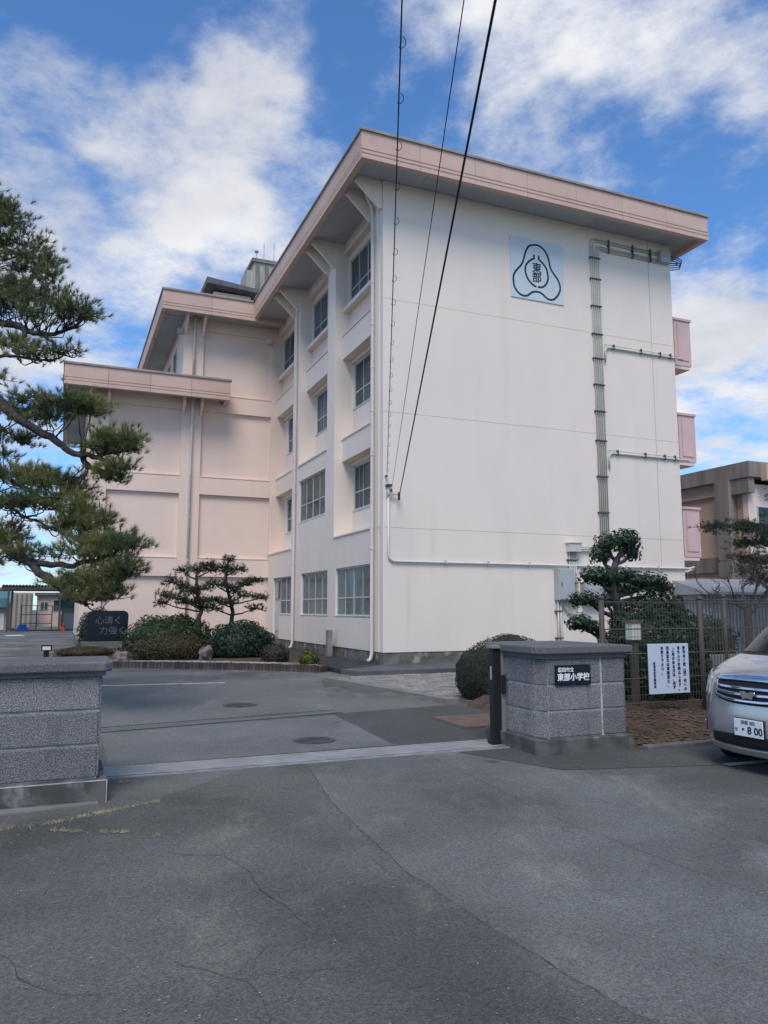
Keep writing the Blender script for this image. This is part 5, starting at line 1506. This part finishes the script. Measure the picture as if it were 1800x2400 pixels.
# ---- clipped garden pines
def gpine(name, label, u, v, trunk, pads, rx, per=7):
    t_ = thing(name, label, 'pine tree', u, v, 0.15, 'clipped pines in the garden bed')
    OFF[t_.name] = (0, 0, 0)
    loc = lambda p: (p[0] - u, p[1], p[2] - 0.15)
    tp = wob([loc(p) for p in trunk], 0.03, 5, u)
    MB().tube(tp, [0.085 - 0.055 * i / (len(tp) - 1) for i in range(len(tp))], 9).build('trunk', M['bark'], t_, smooth=True)
    TP = np.array(tp); pos = []; dr_ = []; mb = MB()
    for (pu, pz, w, dv) in pads:
        c = np.array((pu - u, dv, pz - 0.15))
        s_ = TP[np.argmin(np.abs(TP[:, 2] - (c[2] - 0.22)))]
        mid = (s_ + c) / 2 + np.array((0, 0, -0.03))
        sp = wob([tuple(s_), tuple(mid), tuple(c)], 0.03, 5, pu)
        MB().tube(sp, [0.032 - 0.02 * i / (len(sp) - 1) for i in range(len(sp))], 7).build('branch', M['bark'], t_, smooth=True)
        n = int(110 * w / 0.4)
        for q in range(n):
            a_ = RNG.uniform(0, 6.28); rr = math.sqrt(RNG.random())
            e = c + np.array((math.cos(a_) * w * rr * (1 + 0.35 * mnoise.noise((math.cos(a_) * 1.5, math.sin(a_) * 1.5, pu * 9))), math.sin(a_) * w * 0.8 * rr, RNG.normal(0.02, 0.065) + 0.05 * (1 - rr) + 0.05 * mnoise.noise((a_ * 1.5, rr * 3, pu * 5))))
            pos.append(e); dr_.append(np.array((math.cos(a_) * rr * 0.7, math.sin(a_) * rr * 0.7, 0.9)) + RNG.normal(0, 0.2, 3))
            if q % 4 == 0: mb.tube([tuple(c), tuple((c + e) / 2 + np.array((0, 0, -0.02))), tuple(e)], [0.012, 0.008, 0.005], 4, cap=False)
    mb.build('twigs', M['bark'], t_, kind='stuff')
    V_, F_ = needles(np.array(pos), unit(np.array(dr_)), 14, 0.095, 0.010, 0.65)
    np_mesh('needles', V_, F_, M['needledark'], t_)
gpine('garden_pine', 'taller dark clipped pine with a grey trunk beside the side door', -2.95, 6.0,
      [(-2.96, 0, 0.1), (-2.96, 0, 1.0), (-2.88, 0, 1.5), (-3.0, 0, 1.95), (-3.12, 0, 2.5), (-3.15, 0, 2.95), (-3.05, 0, 3.2)],
      [(-3.05, 3.22, .26, .0), (-3.3, 2.98, .36, .1), (-2.8, 2.92, .36, -.1), (-3.05, 2.85, .3, .2), (-2.15, 2.55, .34, 0), (-2.45, 2.42, .3, .2), (-3.5, 2.42, .38, .1), (-3.1, 2.35, .34, -.2), (-2.6, 2.05, .34, -.3),
       (-3.5, 1.9, .40, 0), (-3.1, 1.82, .36, -.3), (-1.95, 1.98, .32, .1), (-2.1, 1.64, .32, 0), (-3.45, 1.62, .3, .1), (-2.75, 2.2, .3, .3)], 0.3)
gpine('garden_pine', 'lower spreading clipped pine left of the taller one in the garden', -4.1, 5.2,
      [(-4.1, 0, 0.1), (-4.12, 0, 1.2), (-4.05, 0, 1.6), (-4.18, 0, 2.1), (-4.22, 0, 2.6), (-4.15, 0, 2.75)],
      [(-4.65, 2.78, .28, 0), (-4.2, 2.84, .28, .1), (-3.92, 2.98, .34, 0), (-3.75, 2.85, .26, .2), (-4.95, 2.44, .36, 0), (-4.6, 2.3, .3, .2), (-5.2, 2.04, .28, 0), (-4.85, 1.95, .36, -.2), (-5.22, 1.78, .26, .1), (-4.45, 2.15, .36, -.1),
       (-4.05, 2.25, .38, 0), (-4.45, 1.8, .38, .1), (-4.0, 1.85, .34, -.2), (-3.95, 1.65, .3, 0)], 0.3)

# ---- garden bed with brick edging
EDGE = [(-8.3, 4.6), (-7.7, 3.75), (-6.81, 3.1), (-5.2, 2.15), (-3.8, 1.15), (-2.75, 0.25), (-2.25, -0.25), (-1.95, -0.55)]
bedm = MB(); bedm.prism(EDGE + [(-1.66, -0.3), (-1.66, 12.85), (-7.6, 12.85), (-8.3, 11.5)], 'z', -0.1, 0.15)
bed = thing('garden_bed', None, None, 0, 0); tag(bed, kind='structure')
bedm.build('soil', M['soil'], bed)
ed = thing('brick_edging', 'low row of dark upright bricks edging the garden bed', 'edging', -4, 1.2)
bkm = MB().box(-0.045, 0.045, -0.05, 0.05, -0.02, 0.185).mesh('brick'); bkm.materials.append(M['brick'])
sp = smooth_path(EDGE, 8); acc = 0.0
for (a, b) in zip(sp, sp[1:]):
    sl = math.hypot(b[0] - a[0], b[1] - a[1]); d_ = 0.0
    while acc <= sl:
        t_ = acc / sl
        o = bpy.data.objects.new('brick', bkm); col.objects.link(o); o.parent = ed
        o.location = (a[0] + (b[0] - a[0]) * t_ + 4, a[1] + (b[1] - a[1]) * t_ - 1.2, random.uniform(-0.008, 0.008))
        o.rotation_euler = (0, 0, math.atan2(b[1] - a[1], b[0] - a[0]) + random.uniform(-.05, .05))
        acc += 0.102
    acc -= sl
inner = [(u + 0.06, v + 0.1) for u, v in EDGE]
scatter('garden_pebbles', M['pebble'], 3500, samp_poly(inner + [(u + 0.15, v + 1.1) for u, v in EDGE[::-1]], 0.155), 0.012, 0.035,
        label='pale pebbles spread along the inside of the brick edging', cat='pebbles')
shrub('clipped_shrub', 'large mounded dark green shrub below the two garden pines', -4.95, 5.6, 0.12, (1.35, 1.1, 0.86), M['leaf'], 9000, 0.045)
shrub('azalea_shrub', 'low olive brown shrub spreading in front of the green mound', -5.2, 3.9, 0.12, (1.35, 0.6, 0.50), M['leafbrown'], 7000, 0.035)
shrub('garden_shrub', 'dense dark green shrub under the taller garden pine', -2.95, 4.4, 0.12, (1.05, 0.9, 0.74), M['leafdark'], 7000, 0.042)
shrub('low_shrub', 'small dull purple shrub beside the brick edging', -2.55, 1.7, 0.12, (0.42, 0.36, 0.36), M['leafred'], 1800, 0.03)
shrub('yellow_shrub', 'small yellow green plant at the end of the brick edging', -1.98, 0.35, 0.12, (0.28, 0.25, 0.27), M['leafyellow'], 600, 0.04, lump=0.3)
shrub('box_shrub', 'round dark bush overlapping the left side of the black stone monument', -6.85, 11.95, 0.12, (0.70, 0.5, 1.0), M['leafdark'], 3500, 0.045)
shrub('low_hedge', 'low yellowish green hedge in front of the stone monument', -7.35, 6.6, 0.12, (0.85, 0.4, 0.22), M['leafbrown'], 2200, 0.035)
def rock(label, u, v, z, r, seed):
    mb = MB(); nu, nv = 16, 10
    for j in range(nv + 1):
        ph = math.pi * j / nv
        for i in range(nu):
            th = 2 * math.pi * i / nu
            d = Vector((math.sin(ph) * math.cos(th), math.sin(ph) * math.sin(th), math.cos(ph)))
            k = 1 + 0.35 * mnoise.noise(d * 1.6 + Vector((seed,) * 3)) + 0.2 * mnoise.noise(d * 4 + Vector((seed,) * 3))
            mb.v.append((d.x * r[0] * k, d.y * r[1] * k, d.z * r[2] * k))
    for j in range(nv):
        for i in range(nu):
            l = (i + 1) % nu
            mb.f.append((j * nu + i, (j + 1) * nu + i, (j + 1) * nu + l, j * nu + l))
    o = mb.build('garden_rock', M['rock'], None)
    o.location = W(u, v, z); o.rotation_euler = (0, 0, A)
    return tag(o, label, 'rock', 'rocks in the garden bed')
rock('pale upright rock between the brown shrub and the dark green shrub', -4.25, 2.95, 0.28, (0.20, 0.18, 0.28), 1.3)
rock('broad brownish rock at the left end of the garden bed', -6.35, 3.75, 0.22, (0.36, 0.26, 0.20), 4.1)
rock('white stone low beside the base of the monument', -7.1, 9.9, 0.2, (0.2, 0.15, 0.14), 7.7)

# stone monument
MO = thing('stone_monument', 'polished black stone monument with engraved characters in front of the wing wall', 'monument', -6.5, 11.0, 0.15)
mp = [(-7.2, 0.42), (-5.8, 0.42), (-5.78, 1.40), (-5.83, 1.50), (-5.95, 1.55), (-7.05, 1.55), (-7.17, 1.50), (-7.22, 1.40)]
MB().prism(mp, 'y', 10.95, 11.2).build('slab', M['plate'], MO, bevel=0.015)
MB().box(-7.4, -5.6, 10.8, 11.35, 0.15, 0.419).build('base', M['stonecap'], MO, bevel=0.02)
M['faintletter'] = mat('worn_engraving', (0.11, 0.115, 0.135), 0.7)
text('心清く', 0.32, M['faintletter'], MO, (-6.95, 10.945, 1.17), ax='LEFT')
text('力強く', 0.32, M['faintletter'], MO, (-6.80, 10.945, 0.80), ax='LEFT')
# spotlight on the ground by the drive
SL = thing('ground_spotlight', 'small black and white floor lamp standing at the edge of the drive', 'spotlight', -8.5, 7.9)
MB().box(-8.58, -8.42, 7.83, 7.97, 0.0, 0.28).build('stand', M['blackmetal'], SL, bevel=0.01)
MB().box(-8.66, -8.34, 7.78, 8.02, 0.281, 0.46).build('head', M['blackmetal'], SL, bevel=0.02)
MB().box(-8.62, -8.38, 7.76, 7.779, 0.30, 0.41).build('lens', M['whitepipe'], SL)

# ---- shrubs and trees on the right
M['leafdome'] = mat('clipped_box_leaf', (0.030, 0.040, 0.023), 0.6, (0.048, 0.044, 0.030), 3, 4, 0.4, 0.65, transl=0.2)
shrub('dome_shrub', 'big clipped dome shaped bush behind the folding gate', -0.58, -7.4, 0.0, (0.98, 0.98, 0.74), M['leafdome'], 16000, 0.018, lump=0.05, fb=-0.9, shell=0.10, cs=0.93)
shrub('tall_shrub', 'tall shaggy evergreen shrub filling the space behind the mesh fence', 0.90, -9.5, 0.05, (0.98, 0.62, 1.16), M['leafdark'], 13000, 0.05, aspect=0.35, lump=0.22)
def topiary():
    u, v = 0.55, -8.7
    t_ = thing('topiary_tree', 'cloud pruned evergreen with dark leaf pads rising above the stone pillar', 'tree', u, v, 0.1)
    OFF[t_.name] = (0, 0, 0)
    tp = wob([(0.05, 0, 0), (0.1, 0, 0.8), (0.25, 0, 1.5), (0.15, 0, 2.0), (0.3, 0, 2.4)], 0.03, 5)
    MB().tube(tp, [0.10 - 0.05 * i / (len(tp) - 1) for i in range(len(tp))], 9).build('trunk', M['barkgrey'], t_, smooth=True)
    TP = np.array(tp)
    pads = [(0.10, 2.62, .27, .22), (-0.02, 2.42, .20, .2), (0.38, 2.70, .26, .20), (0.62, 2.74, .26, .2), (0.72, 2.52, .22, .22), 
            (-0.25, 2.06, .34, .19), (0.0, 2.02, .3, .18), (0.40, 2.05, .34, .2), (0.70, 2.0, .36, .22), (1.0, 1.98, .34, .18), (1.35, 1.9, .28, .16), (0.5, 1.85, .4, .2),
            (-0.35, 1.66, .32, .17), (-0.1, 1.62, .25, .15), (-0.55, 1.26, .25, .17), (-0.35, 1.2, .2, .14)]
    P_, N_ = [], []
    for k, (pu, pz, w, h) in enumerate(pads):
        c = np.array((pu - 0.0, RNG.uniform(-.15, .15), pz - 0.1 + 0.1))
        p, nrm = lumpy(c, (w, w * 0.85, h), int(1500 * w), shell=0.75, lump=0.3, seed=k * 1.7, flat_bottom=-0.7)
        P_.append(p); N_.append(nrm)
        s_ = TP[np.argmin(np.abs(TP[:, 2] - (c[2] - 0.25)))]
        sp = wob([tuple(s_), tuple((s_ + c) / 2 + np.array((0, 0, -0.06))), tuple(c)], 0.03, 5, k)
        MB().tube(sp, [0.045 - 0.025 * i / (len(sp) - 1) for i in range(len(sp))], 7).build('branch', M['barkgrey'], t_, smooth=True)
    V_, F_ = leaves(np.concatenate(P_), np.concatenate(N_), 0.042, 0.45, 0.8)
    np_mesh('leaves', V_, F_, M['leafdark'], t_)
topiary()
LN = thing('garden_lantern', 'small beige box on a post among the shrubs behind the mesh fence', 'lantern', 0.1, -10.2, 0.15)
MB().box(-0.22, -0.05, -10.26, -10.10, 1.14, 1.40).build('box', M['cream'], LN, bevel=0.01)
MB().box(-0.24, -0.03, -10.28, -10.08, 1.401, 1.43).build('lid', M['rust'], LN)
MB().box(-0.17, -0.09, -10.22, -10.14, 0.12, 1.139).build('post', M['post'], LN)

# far right pine and bare tree
RP = thing('pine_tree', 'dark pine with drooping branches behind the picket fence on the right', 'pine tree', 12.2, -2.6, 0)
OFF[RP.name] = (0, 0, 0)
tp = wob([(0, 0, -0.1), (0.1, 0, 1.5), (-0.1, 0, 3.0), (0.0, 0, 4.6)], 0.06, 5)
MB().tube(tp, [0.18 - 0.12 * i / (len(tp) - 1) for i in range(len(tp))], 9).build('trunk', M['bark'], RP, smooth=True)
pos, dr_ = [], []; TP = np.array(tp); mb = MB()
for k, (pu, pz, w) in enumerate([(-2.5, 4.05, .5), (-2.0, 3.95, .5), (-1.5, 4.1, .6), (-1.9, 3.55, .4), (-1.2, 3.6, .6), (-0.7, 3.9, .7), (-1.6, 3.1, .6), (-1.0, 3.0, .6), (-0.4, 3.2, .7), (-1.9, 2.75, .4), (-1.3, 2.6, .5), (-0.7, 2.5, .6), (0.1, 4.4, .8), (0.6, 3.6, .8), (0.7, 2.9, .8), (0, 5.0, .6)]):
    c = np.array((pu, RNG.uniform(-.5, .3), pz)); s_ = TP[np.argmin(np.abs(TP[:, 2] - (c[2] - 0.1)))]
    sp = wob([tuple(s_), tuple((s_ + c) / 2 + np.array((0, 0, .08))), tuple(c)], 0.08, 5, k)
    MB().tube(sp, [0.05 - 0.035 * i / (len(sp) - 1) for i in range(len(sp))], 7).build('branch', M['bark'], RP, smooth=True)
    for q in range(int(190 * w)):
        e = c + np.array((RNG.normal(0, w * .5), RNG.normal(0, w * .5), RNG.normal(0, .09)))
        pos.append(e); dr_.append(RNG.normal(0, .5, 3) + np.array((-.3, 0, .25)))
        if q % 3 == 0: mb.tube([tuple(c), tuple((c + e) / 2), tuple(e)], [0.012, 0.008, 0.005], 4, cap=False)
mb.build('twigs', M['bark'], RP, kind='stuff')
V_, F_ = needles(np.array(pos), unit(np.array(dr_)), 20, 0.14, 0.010, 0.6)
np_mesh('needles', V_, F_, M['needledark'], RP)
def bare_tree(name, label, u, v, h, lean, seed, spread):
    t_ = thing(name, label, 'tree', u, v, 0)
    OFF[t_.name] = (0, 0, 0)
    rnd = random.Random(seed); mb = MB()
    trunk = [(0, 0, -0.1), (0.03, 0, h * 0.25), (lean * 0.5, 0, h * 0.5)]
    MB().tube(wob(trunk, 0.03, 5, seed), 0.085, 9).build('trunk', M['barkgrey'], t_, smooth=True)
    def grow(p, d, ln, r, lv):
        q = [p]
        for i in range(4):
            d = (d + Vector((rnd.gauss(0, .22), rnd.gauss(0, .22), rnd.gauss(0.02, .16)))).normalized()
            p = p + d * ln / 4; q.append(p)
        mb.tube([tuple(x) for x in q], [r - r * 0.45 * i / 4 for i in range(5)], 5 if lv else 7, cap=False)
        if lv < 4:
            for _ in range(3 if lv < 2 else 2):
                s_ = q[rnd.randint(2, 4)]
                grow(s_, (d + Vector((rnd.gauss(0, spread), rnd.gauss(0, spread), rnd.gauss(0.1, spread * .6)))).normalized(), ln * 0.72, r * 0.55, lv + 1)
    for k in range(5):
        a_ = k * 1.256
        grow(Vector(trunk[2]) + Vector((0, 0, -0.05 * k)), Vector((math.cos(a_) * .8, math.sin(a_) * .8, .75)).normalized(), h * 0.26, 0.042, 0)
    mb.build('branches', M['barkgrey'], t_)
bare_tree('bare_tree', 'leafless grey tree with twisted branches behind the fence', 8.75, -4.2, 3.3, 0.1, 5, 0.6)
shrub('dark_hedge', 'dark green hedge between the bare tree and the grey shed', 8.9, -2.2, 0.3, (1.6, 0.5, 0.72), M['leafdark'], 3500, 0.05)
LW = thing('low_wall', 'low pale concrete block wall behind the mesh fence', 'wall', 8.2, -5.2, 0)
for k in range(8):
    for j in range(2):
        MB().box(5.0 + k * 0.81, 5.0 + k * 0.81 + 0.8, -5.3, -5.15, 0.26 * j, 0.26 * j + 0.25).build('block', M['conc'], LW, bevel=0.008)
SH = thing('storage_shed', 'light grey corrugated storage shed behind the picket fence', 'shed', 12.5, -0.8, 0)
mb = MB()
for k in range(26):
    mb.box(10.4 + k * 0.16, 10.4 + k * 0.16 + 0.09, -1.03, -1.0, 0, 2.05)
mb.box(10.4, 14.6, -1.0, 1.6, 0, 2.05)
M['shed'] = mat('grey_shed_metal', (0.30, 0.32, 0.345), 0.5, (0.25, 0.265, 0.29), 2, 4)
mb.build('wall', M['shed'], SH)
MB().prism([(-1.35, 2.06), (1.9, 2.06), (1.9, 2.14), (0.3, 2.62), (-1.35, 2.14)], 'x', 10.2, 14.8).build('roof', M['shed'], SH)
shrub('hedge', 'far green hedge along the right end of the yard', 18, -6.0, 0.0, (3.5, 1.2, 1.3), M['leafdark'], 5000, 0.08)

# ================================================================== neighbouring buildings
NB = thing('annex_building', 'two storey pink annex with weathered concrete frame behind the school', 'building', 20, 5.6)
M['annexroof'] = mat('annex_concrete', (0.29, 0.25, 0.225), 0.9, (0.19, 0.165, 0.15), 1.2, 7, 0.3, 0.7, stretch=(2, 2, 0.25), bump=0.1, bscale=50)
M['annex'] = mat('annex_tan_paint', (0.60, 0.415, 0.315), 0.85, (0.55, 0.38, 0.29), 0.9, 5, bump=0.05)
M['annexbeam'] = mat('annex_peach_paint', (0.56, 0.42, 0.345), 0.85, (0.51, 0.38, 0.315), 0.9, 5)
MB().box(20.12, 34, 5.9, 26, 0, 7.2).build('wall', M['annex'], NB)
for z0, z1 in ((3.3, 4.0),):
    MB().box(20.0, 20.119, 5.9, 26, z0, z1).build('floor_band', M['annexroof'], NB)
MB().box(19.98, 20.119, 5.9, 26, 6.85, 7.45).build('floor_band', M['annexbeam'], NB)
MB().box(19.7, 34.5, 5.2, 26.5, 7.451, 8.15).build('roof', M['annexroof'], NB)
MB().box(19.6, 20.118, 6.3, 7.1, 0, 7.449).build('concrete_fin', M['annexroof'], NB)
MB().box(19.75, 20.118, 5.3, 6.299, 6.75, 7.449).build('concrete_fin', M['annexroof'], NB)
for v in (13.5, 20.5):
    MB().box(19.7, 20.118, v, v + 0.7, 0, 7.449).build('concrete_fin', M['annexroof'], NB)
MB().box(20.0, 34.2, 5.6, 5.899, 0, 7.2).build('front_wall', M['wing'], NB)
MB().box(20.45, 34.4, 4.9, 5.199, 7.3, 8.0).build('fascia', M['fascia'], NB)
def fwin(parent, u0, u1, v, z0, z1):
    w_ = MB().box(u0, u1, v - 0.05, v - 0.001, z0, z1).build('window', M['alu'], parent)
    m_ = (u0 + u1) / 2
    for a, b in ((u0 + .05, m_ - .03), (m_ + .03, u1 - .05)):
        MB().box(a, b, v - 0.062, v - 0.051, z0 + .05, z1 - .05).build('pane', M['carglass'], w_)
for k in range(4):
    for z in (1.2, 4.5):
        fwin(NB, 20.5 + k * 3, 22.6 + k * 3, 5.6, z, z + 1.7)
# far left: carport, store sheds, houses
CPT = thing('carport', 'open carport with a corrugated roof at the far end of the drive', 'carport', -10, 42, 0)
cpn = 34
for k in range(cpn):
    u = -12.1 + k * 0.21
    MB().prism([(u, 3.2), (u + 0.055, 3.34), (u + 0.155, 3.34), (u + 0.21, 3.2), (u + 0.2, 3.17), (u + 0.15, 3.3), (u + 0.06, 3.3), (u + 0.01, 3.17)], 'y', 41.2, 46).build('roof_ridge', M['concdark'], CPT)
MB().box(-12.1, -4.96, 41.25, 41.40, 2.98, 3.16).build('beam', M['post'], CPT)
MB().box(-12.1, -4.96, 45.7, 45.85, 2.98, 3.16).build('beam', M['post'], CPT)
for u in (-11.65, -8.25, -5.2):
    for v in (41.33, 45.78):
        MB().box(u - 0.06, u + 0.06, v - 0.06, v + 0.06, 0, 2.979).build('post', M['post'], CPT)
M['teal'] = mat('teal_metal_roof', (0.10, 0.22, 0.23), 0.5, (0.07, 0.17, 0.18), 2, 4)
M['beige'] = mat('beige_render', (0.40, 0.35, 0.29), 0.85, (0.35, 0.31, 0.26), 1, 4)
M['shutter'] = mat('white_shutter', (0.55, 0.58, 0.60), 0.5, (0.50, 0.53, 0.55), 2, 3)
M['orange'] = mat('traffic_cone_plastic', (0.50, 0.06, 0.03), 0.5)
M['blue'] = mat('blue_tarp', (0.02, 0.10, 0.40), 0.6)
M['green'] = mat('green_net', (0.05, 0.12, 0.08), 0.8)
def store(label, u0, u1, v, zw, zr):
    t_ = thing('store_shed', label, 'shed', (u0 + u1) / 2, v, 0, 'teal roofed store sheds')
    MB().box(u0, u1, v, v + 4, 0, zw).build('wall', M['beige'], t_)
    mb = MB(); n_ = int((u1 - u0) / 0.5)
    MB().prism([(v - 0.4, zw + 0.02), (v + 4.3, zw + 0.02), (v + 4.3, zr + .1), (v + 2.2, zr + 0.12), (v - 0.4, zw + 0.14)], 'x', u0 - 0.2, u1 + 0.2).build('roof', M['teal'], t_)
    for k in range(n_):
        MB().box(u0 + 0.5 * k, u0 + 0.5 * k + 0.04, v - 0.45, v - 0.401, zw, zw + 0.55).build('roof_seam', M['teal'], t_)
    MB().box(u0 + 0.15, u1 - 0.15, v - 0.06, v - 0.001, 0.05, 1.3).build('shutter', M['shutter'], t_)
    MB().box(u0 - 0.1, u1 + 0.1, v - 0.5, v - 0.401, zw - 0.1, zw + 0.6).build('fascia_board', M['teal'], t_)
store('teal roofed store shed left of the carport', -19.0, -12.0, 46.5, 1.85, 2.9)
store('teal roofed store shed right of the carport', -8.1, -4.5, 46.5, 1.85, 2.9)
FH = thing('distant_house', 'pinkish two storey building seen through the carport', 'house', -9.3, 60, 0)
MB().box(-10.3, -7.0, 60, 68, 0, 2.9).build('wall', M['annexbeam'], FH)
MB().box(-10.5, -6.8, 59.6, 68.4, 2.901, 3.15).build('roof', M['concdark'], FH)
fwin(FH, -10.0, -9.3, 60, 1.5, 2.3); fwin(FH, -8.9, -7.6, 60, 1.4, 2.5)
MB().box(-8.2, -7.7, 59.95, 59.999, 0, 1.2).build('door', M['rust'], FH)
FW = thing('distant_wall', 'pale yellowish factory front with upright bars behind the carport', 'building', -12, 58, 0)
MB().box(-12.9, -10.6, 58, 59, 0, 3.1).build('wall', M['beige'], FW)
for k in range(6):
    MB().box(-12.8 + k * 0.4, -12.68 + k * 0.4, 57.9, 57.999, 0, 3.0).build('upright', M['conc'], FW)
FB = thing('distant_block', 'low beige building on the far left beyond the store shed', 'building', -24, 70, 0)
MB().box(-34, -14, 70, 80, 0, 3.6).build('wall', M['beige'], FB)
MB().box(-34.3, -13.7, 69.6, 80.4, 3.601, 3.85).build('roof', M['concdark'], FB)
for k in range(5):
    fwin(FB, -32 + 3.6 * k, -30 + 3.6 * k, 70, 1.4, 2.6)
cn = thing('traffic_cone', 'orange traffic cone beside the right store shed', 'traffic cone', -8.0, 43.0)
MB().lathe([(0.19, 0.03), (0.15, 0.06), (0.03, 0.72)], -7.95, 43.0, 14).build('cone', M['orange'], cn, smooth=True)
MB().box(-8.17, -7.73, 42.78, 43.22, 0, 0.03).build('base', M['orange'], cn)
bt = thing('covered_pile', 'bright blue tarp covered pile under the carport', 'tarp', -10.9, 44, 0)
MB().prism([(-11.1, 0.0), (-11.05, 0.42), (-10.8, 0.5), (-10.5, 0.45), (-10.35, 0.0)], 'y', 43.6, 44.6).build('tarp', M['blue'], bt)
MB().box(-11.6, -10.3, 43.5, 44.7, -0.02, 0.06).build('pallet', M['post'], bt)
gn = thing('net_frame', 'dark green net frame standing under the carport', 'frame', -9.9, 47, 0)
for u in (-11.0, -9.9, -8.8):
    MB().tube([(u, 47, 0), (u, 47, 1.9)], 0.04, 6).build('upright', M['green'], gn)
for z in (0.5, 1.2, 1.88):
    MB().tube([(-11.0, 47, z), (-8.8, 47, z)], 0.03, 6).build('bar', M['green'], gn)
# far trees closing the horizon
for k, (x, y, r_, h) in enumerate([(-75, 120, 12, 5), (-48, 150, 10, 4.5), (75, 110, 14, 6), (48, 90, 10, 5), (110, 130, 16, 7), (30, 120, 12, 6), (-105, 140, 14, 6)]):
    lab = ['rounded far tree clump left of the drive beyond the sheds', 'small far tree clump beyond the end of the drive', 'broad far tree clump on the right horizon', 'far tree clump behind the annex', 'tallest far tree clump at the right edge', 'far tree clump hidden behind the school', 'far tree clump at the left edge'][k]
    t_ = wthing('distant_tree', lab, 'tree', (x, y, 0), 0, 'trees on the horizon')
    seed = k * 2.7
    p, nrm = lumpy((0, 0, h * .5), (r_, r_ * .6, h * .6), 1800, lump=0.3, seed=seed, flat_bottom=-0.5)
    V_, F_ = leaves(p, nrm, 0.55, 0.6, 0.8)
    np_mesh('crown', V_, F_, M['leafdark'], t_)
    core((0, 0, h * .5), (r_, r_ * .6, h * .6), 'inner_foliage', M['leafdark'], t_, seed, 0.85)
    MB().tube([(0, 0, 0), (0, 0, h * 0.5)], [0.4, 0.25], 8).build('trunk', M['barkgrey'], t_)
# ---- dry grass in the joints by the left wall
def grass(name, label, lines, n, h):
    pos, nr = [], []
    for (a, b, wd) in lines:
        for _ in range(int(n * math.hypot(b[0] - a[0], b[1] - a[1]))):
            t_ = random.random()
            if mnoise.noise((t_ * 7 + a[0] * 3, a[1], 0)) < -0.12: continue
            pos.append((a[0] + (b[0] - a[0]) * t_ + random.gauss(0, wd), a[1] + (b[1] - a[1]) * t_ + random.gauss(0, wd), 0.008))
    pos = np.array(pos); d = np.tile(np.array((0, 0, 0.55)), (len(pos), 1)) + RNG.normal(0, .5, (len(pos), 3)); d[:, 2] = np.abs(d[:, 2])
    V_, F_ = needles(pos, unit(d), 4, h, 0.004, 0.7)
    V_[:, 2] = np.maximum(V_[:, 2], 0.006)
    o = np_mesh(name, V_, F_, M['drygrass'], None, 'stuff')
    return tag(o, label, 'grass')
grass('dry_grass', 'dry yellow grass growing in the joints by the left gate wall',
      [((-2.95, 5.75), (-2.53, 5.99), .03), ((-2.53, 5.99), (-2.19, 6.35), .02), ((-2.19, 6.35), (-1.85, 6.72), .015), ((-2.42, 5.83), (-2.2, 5.80), .012), ((-2.05, 5.79), (-1.85, 5.78), .012), ((-2.45, 7.38), (-2.32, 7.45), .015), ((-1.65, 5.7), (-1.6, 5.68), .01)], 420, 0.030)
